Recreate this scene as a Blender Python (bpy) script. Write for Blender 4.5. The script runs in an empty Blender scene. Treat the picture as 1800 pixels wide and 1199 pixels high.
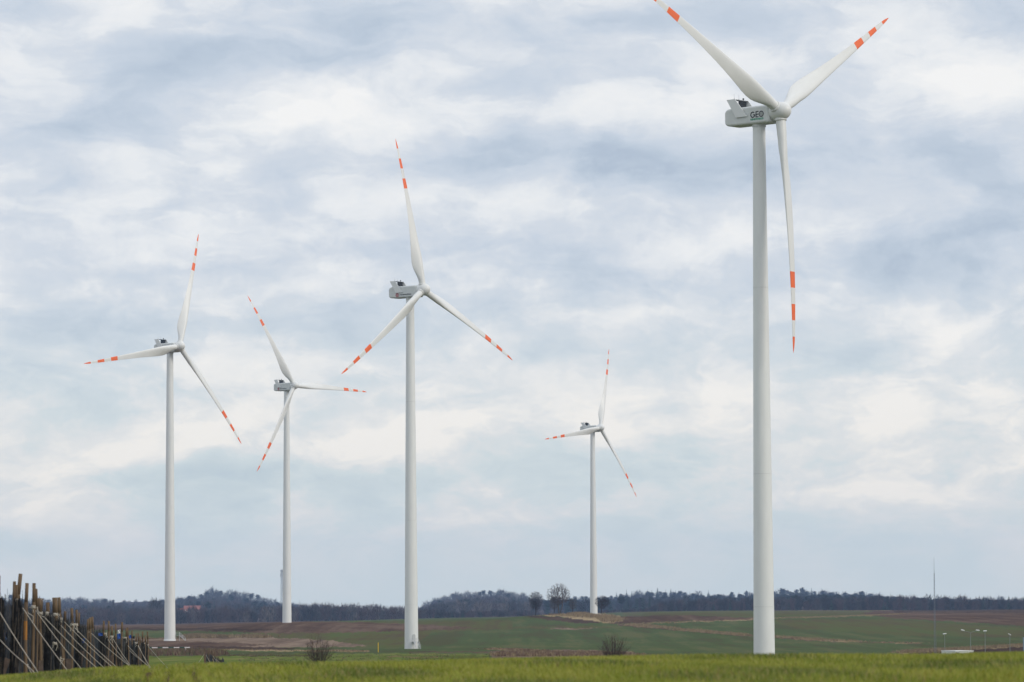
import bpy, math, random
import numpy as np
from mathutils import Vector, Matrix

rng = np.random.default_rng(7)
SC = bpy.context.scene
COL = SC.collection
rad = math.radians

# ------------------------------------------------------------------ camera
F, CX, CY, YH = 7000.0, 900.0, 599.5, 1085.0      # focal length, centre and eye level measured on the 1800 px photograph
PITCH, ROLL = math.atan((YH - CY) / F), -0.0055
_f = np.array([0, math.cos(PITCH), math.sin(PITCH)])
_u = np.array([0, -math.sin(PITCH), math.cos(PITCH)])
_r = np.array([1.0, 0, 0])
CR = math.cos(ROLL) * _r + math.sin(ROLL) * _u
CU = -math.sin(ROLL) * _r + math.cos(ROLL) * _u
cam = bpy.data.cameras.new("camera")
cam.sensor_width = 36.0
cam.lens = 36.0 * F / 1800.0
cam.clip_start, cam.clip_end = 0.5, 30000
cam.dof.use_dof = True
cam.dof.focus_distance = 900
cam.dof.aperture_fstop = 4.8
camo = bpy.data.objects.new("camera", cam)
COL.objects.link(camo)
camo.matrix_world = Matrix([[CR[0], CU[0], -_f[0], 0], [CR[1], CU[1], -_f[1], 0], [CR[2], CU[2], -_f[2], 0], [0, 0, 0, 1]])
SC.camera = camo

# ------------------------------------------------------------------ exposure
SC.view_settings.view_transform = 'Standard'
SC.view_settings.look = 'None'
SC.view_settings.gamma = 1.0
SC.view_settings.exposure = 0.0
SC.view_settings.use_curve_mapping = False
SC.cycles.max_bounces = 6
SC.cycles.volume_bounces = 0

# ------------------------------------------------------------------ sun (behind thin cloud, from the right)
SUN_AZ, SUN_EL = 118.0, 26.0
sun = bpy.data.lights.new("sun", 'SUN')
sun.energy = 1.55
sun.angle = rad(14)
sun.color = (1.0, 0.93, 0.82)
suno = bpy.data.objects.new("sun", sun)
COL.objects.link(suno)
_sd = Vector((math.sin(rad(SUN_AZ)) * math.cos(rad(SUN_EL)), math.cos(rad(SUN_AZ)) * math.cos(rad(SUN_EL)), math.sin(rad(SUN_EL))))
suno.rotation_euler = _sd.to_track_quat('Z', 'Y').to_euler()

# ------------------------------------------------------------------ world: Nishita sky behind a broken deck of cloud
class NT:
    """small helper to write node trees"""
    def __init__(s, tree):
        s.t = tree; s.n = tree.nodes; s.l = tree.links
    def node(s, typ, ins=None, **kw):
        nd = s.n.new(typ)
        for k, v in kw.items():
            setattr(nd, k, v)
        for k, v in (ins or {}).items():
            if isinstance(v, bpy.types.NodeSocket):
                s.l.new(v, nd.inputs[k])
            else:
                nd.inputs[k].default_value = v
        return nd
    def math(s, op, a, b=0.0, c=0.0, clamp=False):
        nd = s.node('ShaderNodeMath', {0: a, 1: b, 2: c}, operation=op); nd.use_clamp = clamp
        return nd.outputs[0]
    def vmath(s, op, a, b=(0, 0, 0), c=(0, 0, 0), out=0):
        ins = {0: a, 1: b}
        if op == 'MULTIPLY_ADD': ins[2] = c
        return s.node('ShaderNodeVectorMath', ins, operation=op).outputs[out]
    def mix(s, fac, a, b):
        nd = s.node('ShaderNodeMix', data_type='RGBA')
        for k, v in ((0, fac), (6, a), (7, b)):
            if isinstance(v, bpy.types.NodeSocket): s.l.new(v, nd.inputs[k])
            else: nd.inputs[k].default_value = v
        return nd.outputs[2]
    def ramp(s, fac, pts, interp='LINEAR'):
        nd = s.node('ShaderNodeValToRGB', {0: fac})
        el = nd.color_ramp.elements
        nd.color_ramp.interpolation = interp
        while len(el) < len(pts): el.new(0.5)
        for e, (p, c) in zip(el, pts):
            e.position = p
            e.color = tuple(c) + (1,) if len(c) == 3 else c
        return nd.outputs[0]
    def noise(s, vec, scale, detail=4.0, rough=0.5, dist=0.0, out=0):
        return s.node('ShaderNodeTexNoise', {'Vector': vec, 'Scale': scale, 'Detail': detail, 'Roughness': rough, 'Distortion': dist}).outputs[out]

world = bpy.data.worlds.new("World")
SC.world = world
world.use_nodes = True
W = NT(world.node_tree)
W.n.clear()
geo = W.node('ShaderNodeTexCoord').outputs['Generated']
sep = W.node('ShaderNodeSeparateXYZ', {0: geo})
dx, dy, dz = sep.outputs
az = W.math('MULTIPLY', W.math('ARCTAN2', dx, dy), 57.29578)
el = W.math('MULTIPLY', W.math('ARCSINE', dz), 57.29578)
base = W.node('ShaderNodeCombineXYZ', {0: az, 1: el, 2: 0.0}).outputs[0]
warp = W.noise(W.vmath('MULTIPLY', base, (0.45, 0.9, 1)), 1.0, 6.0, 0.6, 0.0, 1)
wv = W.vmath('MULTIPLY_ADD', warp, (1.9, 0.95, 0), (-0.95, -0.47, 0))
pos = W.vmath('ADD', base, wv)
n_big = W.noise(W.vmath('MULTIPLY_ADD', pos, (0.20, 0.55, 1), (3.1, 7.7, 1.3)), 1.0, 5.0, 0.5, 0.2)
n_mid = W.noise(W.vmath('MULTIPLY_ADD', pos, (0.50, 1.30, 1), (11.1, 2.7, 4.3)), 1.0, 8.0, 0.56, 0.25)
n_fin = W.noise(W.vmath('MULTIPLY_ADD', pos, (1.9, 3.2, 1), (1.1, 5.7, 9.3)), 1.0, 7.0, 0.62, 0.4)
val = W.math('ADD', W.math('MULTIPLY', W.math('SUBTRACT', n_big, 0.5), 1.0), 0.51)
edge = W.node('ShaderNodeMapRange', {0: n_mid, 1: 0.36, 2: 0.62, 3: -0.5, 4: 0.5}, interpolation_type='SMOOTHSTEP').outputs[0]
val = W.math('ADD', val, W.math('MULTIPLY', W.math('SUBTRACT', n_mid, 0.5), 0.70))
val = W.math('ADD', val, W.math('MULTIPLY', edge, 0.17))
val = W.math('ADD', val, W.math('MULTIPLY', W.math('SUBTRACT', n_fin, 0.5), 0.26))
# cloud masses, each at its own bearing: (px, py, half width, half height, brightness)
BLOBS = [(470, 190, 170, 75, .30), (700, 215, 190, 55, .40), (330, 270, 140, 45, .18), (70, 130, 130, 80, .14),
         (1210, 200, 200, 55, .26), (1700, 115, 170, 45, .20), (1290, 425, 150, 60, .24), (1600, 385, 120, 40, .18),
         (1730, 610, 150, 70, .18), (130, 780, 220, 60, .27), (480, 740, 250, 60, .20), (130, 905, 190, 30, .24),
         (1200, 720, 170, 70, .24), (1480, 715, 130, 40, .22), (1560, 875, 230, 25, .22), (770, 770, 160, 40, .16), (1130, 570, 120, 40, .14),
         (240, 950, 80, 22, .16),
         (440, 115, 180, 45, -.26), (640, 55, 300, 50, -.18), (20, 15, 120, 50, -.30), (900, 285, 220, 50, -.30),
         (1000, 50, 220, 60, -.16), (90, 590, 220, 70, -.18), (1690, 400, 170, 70, -.28), (1740, 30, 150, 50, -.14),
         (1570, 300, 260, 50, -.20), (1130, 310, 200, 40, -.18), (1440, 620, 200, 50, -.10), (60, 350, 140, 60, -.10),
         (1720, 500, 140, 50, -.18), (380, 820, 160, 25, -.10), (1060, 460, 160, 40, -.08)]
def bearing(px, py):
    v = _f + CR * (px - CX) / F - CU * (py - CY) / F
    v = v / np.linalg.norm(v)
    return math.degrees(math.atan2(v[0], v[1])), math.degrees(math.asin(v[2]))
for px, py, hw, hh, amp in BLOBS:
    a0, e0 = bearing(px, py)
    sx, sy = hw / F * 57.3, hh / F * 57.3
    q = W.vmath('MULTIPLY_ADD', pos, (1 / sx, 1 / sy, 0), (-a0 / sx, -e0 / sy, 0))
    ln = W.vmath('LENGTH', q, out=1)
    mr = W.node('ShaderNodeMapRange', {0: ln, 1: 0.0, 2: 1.7, 3: amp, 4: 0.0}, interpolation_type='SMOOTHSTEP')
    val = W.math('ADD', val, mr.outputs[0])
# the deck smooths out and turns bluer towards the horizon
low = W.node('ShaderNodeMapRange', {0: el, 1: 0.2, 2: 2.2, 3: 0.0, 4: 1.0}, interpolation_type='SMOOTHSTEP').outputs[0]
val = W.math('ADD', W.math('MULTIPLY', W.math('SUBTRACT', val, 0.52), W.math('MULTIPLY_ADD', low, 1.02, 0.30)), 0.47)
lel = W.math('LOGARITHM', W.math('ADD', W.math('MAXIMUM', el, -0.6), 1.2), 2.718)
rows = W.node('ShaderNodeCombineXYZ', {0: az, 1: W.math('MULTIPLY', lel, 3.6), 2: 0.0}).outputs[0]
rw = W.vmath('MULTIPLY_ADD', W.noise(W.vmath('MULTIPLY', rows, (0.9, 1.3, 1)), 1.0, 5.0, 0.6, 0.0, 1), (1.1, 0.8, 0), (-0.55, -0.4, 0))
n_row = W.noise(W.vmath('MULTIPLY_ADD', W.vmath('ADD', rows, rw), (0.62, 1.15, 1), (5.3, 1.9, 2.2)), 1.0, 8.0, 0.58, 0.2)
lump = W.node('ShaderNodeMapRange', {0: n_row, 1: 0.47, 2: 0.60, 3: 0.0, 4: 1.0}, interpolation_type='SMOOTHSTEP').outputs[0]
win = W.math('MULTIPLY', W.node('ShaderNodeMapRange', {0: el, 1: 0.5, 2: 1.7, 3: 0.0, 4: 1.0}, interpolation_type='SMOOTHSTEP').outputs[0],
             W.node('ShaderNodeMapRange', {0: el, 1: 4.0, 2: 8.0, 3: 1.0, 4: 0.25}, interpolation_type='SMOOTHSTEP').outputs[0])
lump = W.math('MULTIPLY', lump, win)
shade = W.node('ShaderNodeMapRange', {0: n_row, 1: 0.34, 2: 0.46, 3: 1.0, 4: 0.0}, interpolation_type='SMOOTHSTEP').outputs[0]
val = W.math('ADD', val, W.math('MULTIPLY', lump, 0.19))
val = W.math('SUBTRACT', val, W.math('MULTIPLY', W.math('MULTIPLY', shade, win), 0.10))
val = W.math('MULTIPLY', W.math('ADD', val, 0.15), 0.8)
cloud = W.ramp(val, [(0.0, (0.47, 0.55, 0.665)), (0.12, (0.53, 0.61, 0.715)), (0.344, (0.63, 0.695, 0.785)), (0.52, (0.71, 0.755, 0.82)),
                     (0.712, (0.85, 0.87, 0.895)), (0.96, (0.98, 0.97, 0.955))])
lowtint = W.ramp(val, [(0.0, (0.54, 0.63, 0.70)), (0.12, (0.60, 0.69, 0.725)), (0.456, (0.715, 0.785, 0.79)), (0.648, (0.825, 0.833, 0.818)), (0.88, (1.0, 0.955, 0.885))])
midf = W.node('ShaderNodeMapRange', {0: el, 1: 1.8, 2: 5.5, 3: 1.0, 4: 0.0}, interpolation_type='SMOOTHSTEP').outputs[0]
cloud = W.mix(midf, cloud, lowtint)
under = W.node('ShaderNodeMapRange', {0: el, 1: -1.5, 2: -8.0, 3: 0.0, 4: 1.0}, interpolation_type='SMOOTHSTEP').outputs[0]
cloud = W.mix(under, cloud, (0.10, 0.10, 0.08, 1))
sky = W.node('ShaderNodeTexSky', sky_type='NISHITA')
sky.sun_disc = False
sky.sun_elevation = rad(SUN_EL)
sky.sun_rotation = rad(SUN_AZ)
zen = W.node('ShaderNodeMapRange', {0: el, 1: 12.0, 2: 50.0, 3: 10.0, 4: 15.0}, interpolation_type='SMOOTHSTEP').outputs[0]   # lifted out of view to add fill light; overcast is brightest overhead
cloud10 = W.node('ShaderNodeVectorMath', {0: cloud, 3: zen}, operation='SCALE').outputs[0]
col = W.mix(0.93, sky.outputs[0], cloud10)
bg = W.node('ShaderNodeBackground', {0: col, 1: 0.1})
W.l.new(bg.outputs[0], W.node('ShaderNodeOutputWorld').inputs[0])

# ------------------------------------------------------------------ helpers
def ray(px, py):
    v = _f + CR * (px - CX) / F - CU * (py - CY) / F
    return v / v[1]
def project(P):
    P = np.atleast_2d(P); z = P @ _f
    return np.stack([CX + F * (P @ CR) / z, CY - F * (P @ CU) / z], 1)

def mesh_np(name, V, faces, mats, midx=None, smooth=False):
    """faces: list of arrays (n,k) of one k each, or one array"""
    me = bpy.data.meshes.new(name)
    if not isinstance(faces, list): faces = [faces]
    faces = [np.asarray(f, dtype=np.int32) for f in faces if len(f)]
    V = np.asarray(V, dtype=np.float32)
    me.vertices.add(len(V)); me.vertices.foreach_set("co", V.ravel())
    loops = np.concatenate([f.ravel() for f in faces])
    tot = np.concatenate([np.full(len(f), f.shape[1], dtype=np.int32) for f in faces])
    start = np.concatenate([[0], np.cumsum(tot)[:-1]]).astype(np.int32)
    me.loops.add(len(loops)); me.loops.foreach_set("vertex_index", loops)
    me.polygons.add(len(tot)); me.polygons.foreach_set("loop_start", start)
    for m in (mats if isinstance(mats, (list, tuple)) else [mats]): me.materials.append(m)
    if midx is not None: me.polygons.foreach_set("material_index", np.asarray(midx, dtype=np.int32))
    me.polygons.foreach_set("use_smooth", np.full(len(tot), smooth, dtype=bool))
    me.update(calc_edges=True); me.validate()
    return me

def link(name, me, parent=None, label=None, cat=None, group=None, kind=None):
    o = bpy.data.objects.new(name, me)
    COL.objects.link(o)
    if parent: o.parent = parent
    return tag(o, label, cat, group, kind)
def tag(o, label=None, cat=None, group=None, kind=None):
    for k, v in (('label', label), ('category', cat), ('group', group), ('kind', kind)):
        if v: o[k] = v
    return o
def empty(name, loc, rz=0.0, label=None, cat=None, group=None):
    o = bpy.data.objects.new(name, None)
    o.empty_display_size = 0.5
    COL.objects.link(o); o.location = loc; o.rotation_euler = (0, 0, rz)
    return tag(o, label, cat, group)

class MB:
    """collects pieces into one mesh"""
    def __init__(s): s.V = []; s.Fq = []; s.Ft = []; s.mq = []; s.mt = []; s.n = 0
    def add(s, V, quads=None, tris=None, m=0):
        V = np.asarray(V, float)
        if quads is not None and len(quads): s.Fq.append(np.asarray(quads) + s.n); s.mq.append(np.full(len(quads), m))
        if tris is not None and len(tris): s.Ft.append(np.asarray(tris) + s.n); s.mt.append(np.full(len(tris), m))
        s.V.append(V); s.n += len(V); return s
    def box(s, lo, hi, m=0, M=None):
        x0, y0, z0 = lo; x1, y1, z1 = hi
        V = np.array([[x0, y0, z0], [x1, y0, z0], [x1, y1, z0], [x0, y1, z0], [x0, y0, z1], [x1, y0, z1], [x1, y1, z1], [x0, y1, z1]], float)
        if M is not None: V = np.array([list(M @ Vector(v)) for v in V])
        return s.add(V, [[0, 3, 2, 1], [4, 5, 6, 7], [0, 1, 5, 4], [1, 2, 6, 5], [2, 3, 7, 6], [3, 0, 4, 7]], m=m)
    def prism(s, poly, axis_from, axis_to, m=0):
        """poly: list of 3-D points of a flat outline; extruded by vector axis_to - axis_from"""
        P = np.asarray(poly, float); d = np.asarray(axis_to, float) - np.asarray(axis_from, float); n = len(P)
        V = np.concatenate([P, P + d])
        q = [[i, (i + 1) % n, n + (i + 1) % n, n + i] for i in range(n)]
        c0, c1 = len(V), len(V) + 1
        V = np.concatenate([V, [P.mean(0)], [P.mean(0) + d]])
        t = [[c0, (i + 1) % n, i] for i in range(n)] + [[c1, n + i, n + (i + 1) % n] for i in range(n)]
        return s.add(V, q, t, m)
    def tubes(s, P0, P1, R0, R1, n=6, m=0, caps=False):
        P0 = np.atleast_2d(np.asarray(P0, float)); P1 = np.atleast_2d(np.asarray(P1, float)); k = len(P0)
        R0 = np.broadcast_to(np.asarray(R0, float), (k,)); R1 = np.broadcast_to(np.asarray(R1, float), (k,))
        d = P1 - P0; d = d / (np.linalg.norm(d, axis=1, keepdims=True) + 1e-9)
        ref = np.where(np.abs(d[:, 2:3]) > 0.9, [[1.0, 0, 0]], [[0, 0, 1.0]])
        a = np.cross(d, ref); a /= np.linalg.norm(a, axis=1, keepdims=True); b = np.cross(d, a)
        th = np.arange(n) / n * 2 * np.pi
        ring = a[:, None, :] * np.cos(th)[None, :, None] + b[:, None, :] * np.sin(th)[None, :, None]
        V = np.concatenate([P0[:, None] + ring * R0[:, None, None], P1[:, None] + ring * R1[:, None, None]], 1)  # k,2n,3
        i = np.arange(n); q = np.stack([i, n + i, n + (i + 1) % n, (i + 1) % n], 1)
        Q = (q[None] + (np.arange(k) * 2 * n)[:, None, None]).reshape(-1, 4)
        t = None
        if caps:
            tt = np.array([[0, j, j + 1] for j in range(1, n - 1)] + [[n, n + j + 1, n + j] for j in range(1, n - 1)])
            t = (tt[None] + (np.arange(k) * 2 * n)[:, None, None]).reshape(-1, 3)
        return s.add(V.reshape(-1, 3), Q, t, m)
    def path(s, pts, r, n=6, m=0):
        pts = np.asarray(pts, float)
        return s.tubes(pts[:-1], pts[1:], r, r, n, m, caps=True)
    def lathe(s, prof, n=32, m=0, M=None):
        """prof: list of (radius, z)"""
        th = np.arange(n) / n * 2 * np.pi
        V = np.array([[r * np.cos(t), r * np.sin(t), z] for r, z in prof for t in th])
        if M is not None: V = np.array([list(M @ Vector(v)) for v in V])
        q = [[j * n + i, j * n + (i + 1) % n, (j + 1) * n + (i + 1) % n, (j + 1) * n + i] for j in range(len(prof) - 1) for i in range(n)]
        return s.add(V, q, m=m)
    def mesh(s, name, mats, smooth=False):
        fs, mi = [], []
        if s.Fq: fs.append(np.concatenate(s.Fq)); mi.append(np.concatenate(s.mq))
        if s.Ft: fs.append(np.concatenate(s.Ft)); mi.append(np.concatenate(s.mt))
        return mesh_np(name, np.concatenate(s.V), fs, mats, np.concatenate(mi), smooth)

# ------------------------------------------------------------------ materials
def mat(name, c1, c2=None, scale=1.0, rough=0.8, stretch=(1, 1, 1), detail=5.0, spec=0.3, nrough=0.6, bump=0.0, c3=None, coord='Object', lo=0.32, hi=0.68):
    m = bpy.data.materials.new(name); m.use_nodes = True
    T = NT(m.node_tree); T.n.clear()
    out = T.node('ShaderNodeOutputMaterial')
    b = T.node('ShaderNodeBsdfPrincipled', {'Roughness': rough, 'Specular IOR Level': 0.0 if rough >= 0.9 else spec})
    if c2 is None: c2 = tuple(x * 0.85 for x in c1)
    tc = T.node('ShaderNodeTexCoord').outputs[coord]
    vec = T.vmath('MULTIPLY', tc, stretch)
    nz = T.noise(vec, scale, detail, nrough)
    pts = [(lo, c2), (hi, c1)] if c3 is None else [(lo, c2), (0.5 * (lo + hi), c1), (hi, c3)]
    T.l.new(T.ramp(nz, pts), b.inputs['Base Color'])
    if bump:
        bp = T.node('ShaderNodeBump', {'Strength': bump, 'Height': nz})
        T.l.new(bp.outputs[0], b.inputs['Normal'])
    T.l.new(b.outputs[0], out.inputs[0])
    return m

def field_mat(name, cols, furrow=None, tone=1.0):
    """farmland: several scales of patchiness plus faint drill lines along one direction"""
    m = bpy.data.materials.new(name); m.use_nodes = True
    T = NT(m.node_tree); T.n.clear()
    out = T.node('ShaderNodeOutputMaterial')
    b = T.node('ShaderNodeBsdfPrincipled', {'Roughness': 1.0, 'Specular IOR Level': 0.0})
    tc = T.node('ShaderNodeTexCoord').outputs['Object']
    big = T.noise(T.vmath('MULTIPLY', tc, (1, 0.35, 1)), 0.022, 6.0, 0.6)
    fine = T.noise(T.vmath('MULTIPLY', tc, (1, 0.10, 1)), 0.55, 5.0, 0.7)
    v = T.math('ADD', T.math('MULTIPLY', big, 0.62), T.math('MULTIPLY', fine, 0.38))
    if furrow:
        ang, wl, amt = furrow
        mp = T.node('ShaderNodeMapping', {'Vector': tc, 'Rotation': (0, 0, rad(ang)), 'Scale': (1, 0.02, 1)})
        wn = T.noise(mp.outputs[0], 1.0 / wl, 3.0, 0.6)
        v = T.math('ADD', v, T.math('MULTIPLY', T.math('SUBTRACT', wn, 0.5), amt))
    T.l.new(T.ramp(v, [(0.39, cols[0]), (0.5, cols[1]), (0.61, cols[2])]), b.inputs['Base Color'])
    T.l.new(b.outputs[0], out.inputs[0])
    return m

M_GREEN = field_mat("winter_crop", [(0.070, 0.070, 0.034), (0.064, 0.088, 0.036), (0.098, 0.100, 0.046)], (84, 9, 0.5))
M_BRIGHT = field_mat("young_crop", [(0.088, 0.100, 0.026), (0.105, 0.138, 0.032), (0.155, 0.155, 0.052)], (20, 3, 0.5))
M_OLIVE = field_mat("thin_crop", [(0.084, 0.068, 0.038), (0.088, 0.084, 0.036), (0.080, 0.096, 0.036)], (86, 8, 0.7))
M_BROWN = field_mat("ploughed_soil", [(0.066, 0.042, 0.031), (0.094, 0.061, 0.044), (0.128, 0.088, 0.064)], (80, 8, 0.6))
M_DARK = field_mat("dark_soil", [(0.042, 0.028, 0.021), (0.060, 0.040, 0.030), (0.082, 0.056, 0.042)], (80, 8, 0.4))
M_PINK = field_mat("stubble", [(0.100, 0.072, 0.053), (0.152, 0.108, 0.080), (0.21, 0.155, 0.112)], (82, 6, 0.6))
M_TAN = field_mat("dead_grass_verge", [(0.14, 0.10, 0.055), (0.23, 0.17, 0.095), (0.30, 0.23, 0.14)])
M_SOIL = mat("crop_soil", (0.11, 0.085, 0.045), (0.06, 0.045, 0.025), 6.0, 1.0)
FIELD = [M_GREEN, M_BRIGHT, M_OLIVE, M_BROWN, M_DARK, M_PINK, M_TAN, M_SOIL]
GREEN, BRIGHT, OLIVE, BROWN, DARK, PINK, TAN, SOIL = range(8)

# ------------------------------------------------------------------ the lie of the land
TD = np.array([400, 740, 930, 1185, 1465, 1763, 1933, 2084, 4000, 5500, 8000.0])
TAB = {-500: [1176, 1165, 1155, 1143, 1128, 1115, 1110, 1106, 1103, 1092, 1072],
       0: [1172, 1160, 1152, 1142, 1126, 1112, 1107, 1104, 1100, 1091, 1069],
       150: [1172, 1160, 1151, 1140, 1126, 1111, 1107, 1104, 1099, 1089, 1067],
       297: [1172, 1157, 1147, 1136, 1125, 1110, 1105, 1102, 1097, 1084, 1062],
       380: [1172, 1157, 1148, 1138, 1124, 1106, 1101, 1099, 1095, 1079, 1053],
       505: [1171, 1156, 1149, 1140, 1123, 1093.5, 1093, 1093.2, 1093, 1088, 1074],
       620: [1170, 1156, 1149, 1140, 1122, 1098, 1094, 1092.5, 1091, 1090, 1088],
       725: [1168, 1155, 1148, 1139, 1121, 1101, 1095, 1092, 1088, 1089, 1090],
       800: [1167, 1155, 1148, 1139, 1121, 1101, 1093, 1090, 1086, 1077, 1057],
       860: [1166, 1156, 1148, 1138, 1121, 1100, 1089, 1088, 1085, 1073, 1052],
       940: [1165, 1158, 1147, 1138, 1120, 1096, 1081.5, 1090, 1083, 1079, 1062],
       1043: [1160, 1168, 1150, 1139, 1120, 1098, 1079, 1104, 1078, 1077, 1060],
       1095: [1158, 1172, 1151, 1138, 1119, 1099, 1084, 1090, 1076, 1075, 1057],
       1150: [1160, 1180, 1152, 1138, 1118, 1098, 1086, 1080, 1075, 1072, 1054],
       1345: [1172, 1191, 1156, 1138, 1118, 1098, 1088, 1083, 1073, 1072, 1056],
       1420: [1176, 1192, 1156, 1138, 1119, 1099, 1089, 1084, 1073, 1069, 1051],
       1530: [1182, 1194, 1156, 1139, 1121, 1101, 1091, 1085, 1073, 1071, 1059],
       1600: [1185, 1195, 1156, 1140, 1122, 1102, 1092, 1086, 1073, 1073, 1063],
       1800: [1185, 1195, 1150, 1136, 1118, 1098, 1088, 1082, 1072, 1076, 1068],
       2300: [1185, 1190, 1146, 1132, 1114, 1096, 1086, 1080, 1070, 1077, 1069]}
CREST = ([-500, 0, 100, 250, 400, 560, 700, 780, 880, 1050, 1345, 1560, 1650, 1800, 2300],
         [1196, 1187, 1177, 1168, 1166.5, 1165, 1162.5, 1159, 1154.5, 1153, 1150.5, 1149, 1148.5, 1143.5, 1138])
_cols = sorted(TAB)
_d0 = np.array([-200, 0, 20, 38, 55, 66, 85, 150, 240.0])
DD = np.concatenate([_d0, TD, [9000, 9900]])
ZT = []
for cx_ in _cols:
    ztab = [ray(cx_, y)[2] * d for y, d in zip(TAB[cx_], TD)]
    zc = ray(cx_, np.interp(cx_, *CREST) + 15.5)[2] * 55
    z0 = [-1.6, -1.6, zc - 0.22, zc + 0.0, zc, zc - 0.16, -1.38, -2.1, -3.1]
    ZT.append(z0 + ztab + [ztab[-1] + 11, ztab[-1] + 12])
ZT = np.array(ZT)
UG = np.linspace(-0.4, 0.4, 1601)
_uc = np.array([ray(c, YH)[0] for c in _cols])
ZU = np.stack([np.interp(UG, _uc, ZT[:, j]) for j in range(len(DD))], 1)
_k = np.exp(-0.5 * (np.arange(-30, 31) / 8.0) ** 2); _k /= _k.sum()
ZU = np.stack([np.convolve(np.pad(ZU[:, j], 30, mode='edge'), _k, mode='valid') for j in range(ZU.shape[1])], 1)
def pchip_slopes(x, Y):
    h = np.diff(x); dl = np.diff(Y, axis=1) / h
    m = np.zeros_like(Y)
    w1 = 2 * h[1:] + h[:-1]; w2 = h[1:] + 2 * h[:-1]
    a, b = dl[:, :-1], dl[:, 1:]
    with np.errstate(divide='ignore', invalid='ignore'):
        hm = (w1 + w2) / (w1 / a + w2 / b)
    m[:, 1:-1] = np.where(a * b > 0, hm, 0)
    m[:, 0] = dl[:, 0]; m[:, -1] = dl[:, -1]
    return m
ZM = pchip_slopes(DD, ZU)
def ground_z(X, Y):
    X = np.asarray(X, float); Y = np.asarray(Y, float)
    u = np.clip(X / np.maximum(Y, 25.0), -0.4, 0.4)
    fu = (u + 0.4) / 0.8 * 1600; iu = np.clip(fu.astype(int), 0, 1599); tu = fu - iu
    d = np.clip(Y, DD[0], DD[-1]); j = np.clip(np.searchsorted(DD, d) - 1, 0, len(DD) - 2)
    h = DD[j + 1] - DD[j]; t = (d - DD[j]) / h
    h00, h10, h01, h11 = (1 + 2 * t) * (1 - t) ** 2, t * (1 - t) ** 2, t * t * (3 - 2 * t), t * t * (t - 1)
    def ev(i): return h00 * ZU[i, j] + h10 * h * ZM[i, j] + h01 * ZU[i, j + 1] + h11 * h * ZM[i, j + 1]
    z = ev(iu) * (1 - tu) + ev(iu + 1) * tu
    und = 0.10 * np.sin(X * 0.043 + Y * 0.011) + 0.08 * np.sin(X * 0.021 - Y * 0.017 + 2.0)
    return z + und * np.clip((Y - 300) / 300, 0, 1)
_hd = np.concatenate([np.arange(250, 1000, 2.0), np.arange(1000, 3900, 4.0)])
def hit(px, py, dmin=300.0):
    """where the line of sight through a photo pixel first meets the land beyond dmin"""
    r = ray(px, py); d = _hd[_hd >= dmin]
    g = ground_z(r[0] * d, d) - r[2] * d
    k = np.argmax(g >= 0) if (g >= 0).any() else len(d) - 1
    d = d[k]
    return np.array([r[0] * d, d, float(ground_z(r[0] * d, d))])
def at(px, d):
    r = ray(px, 1120); X = r[0] * d
    return np.array([X, d, float(ground_z(X, d))])

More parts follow.
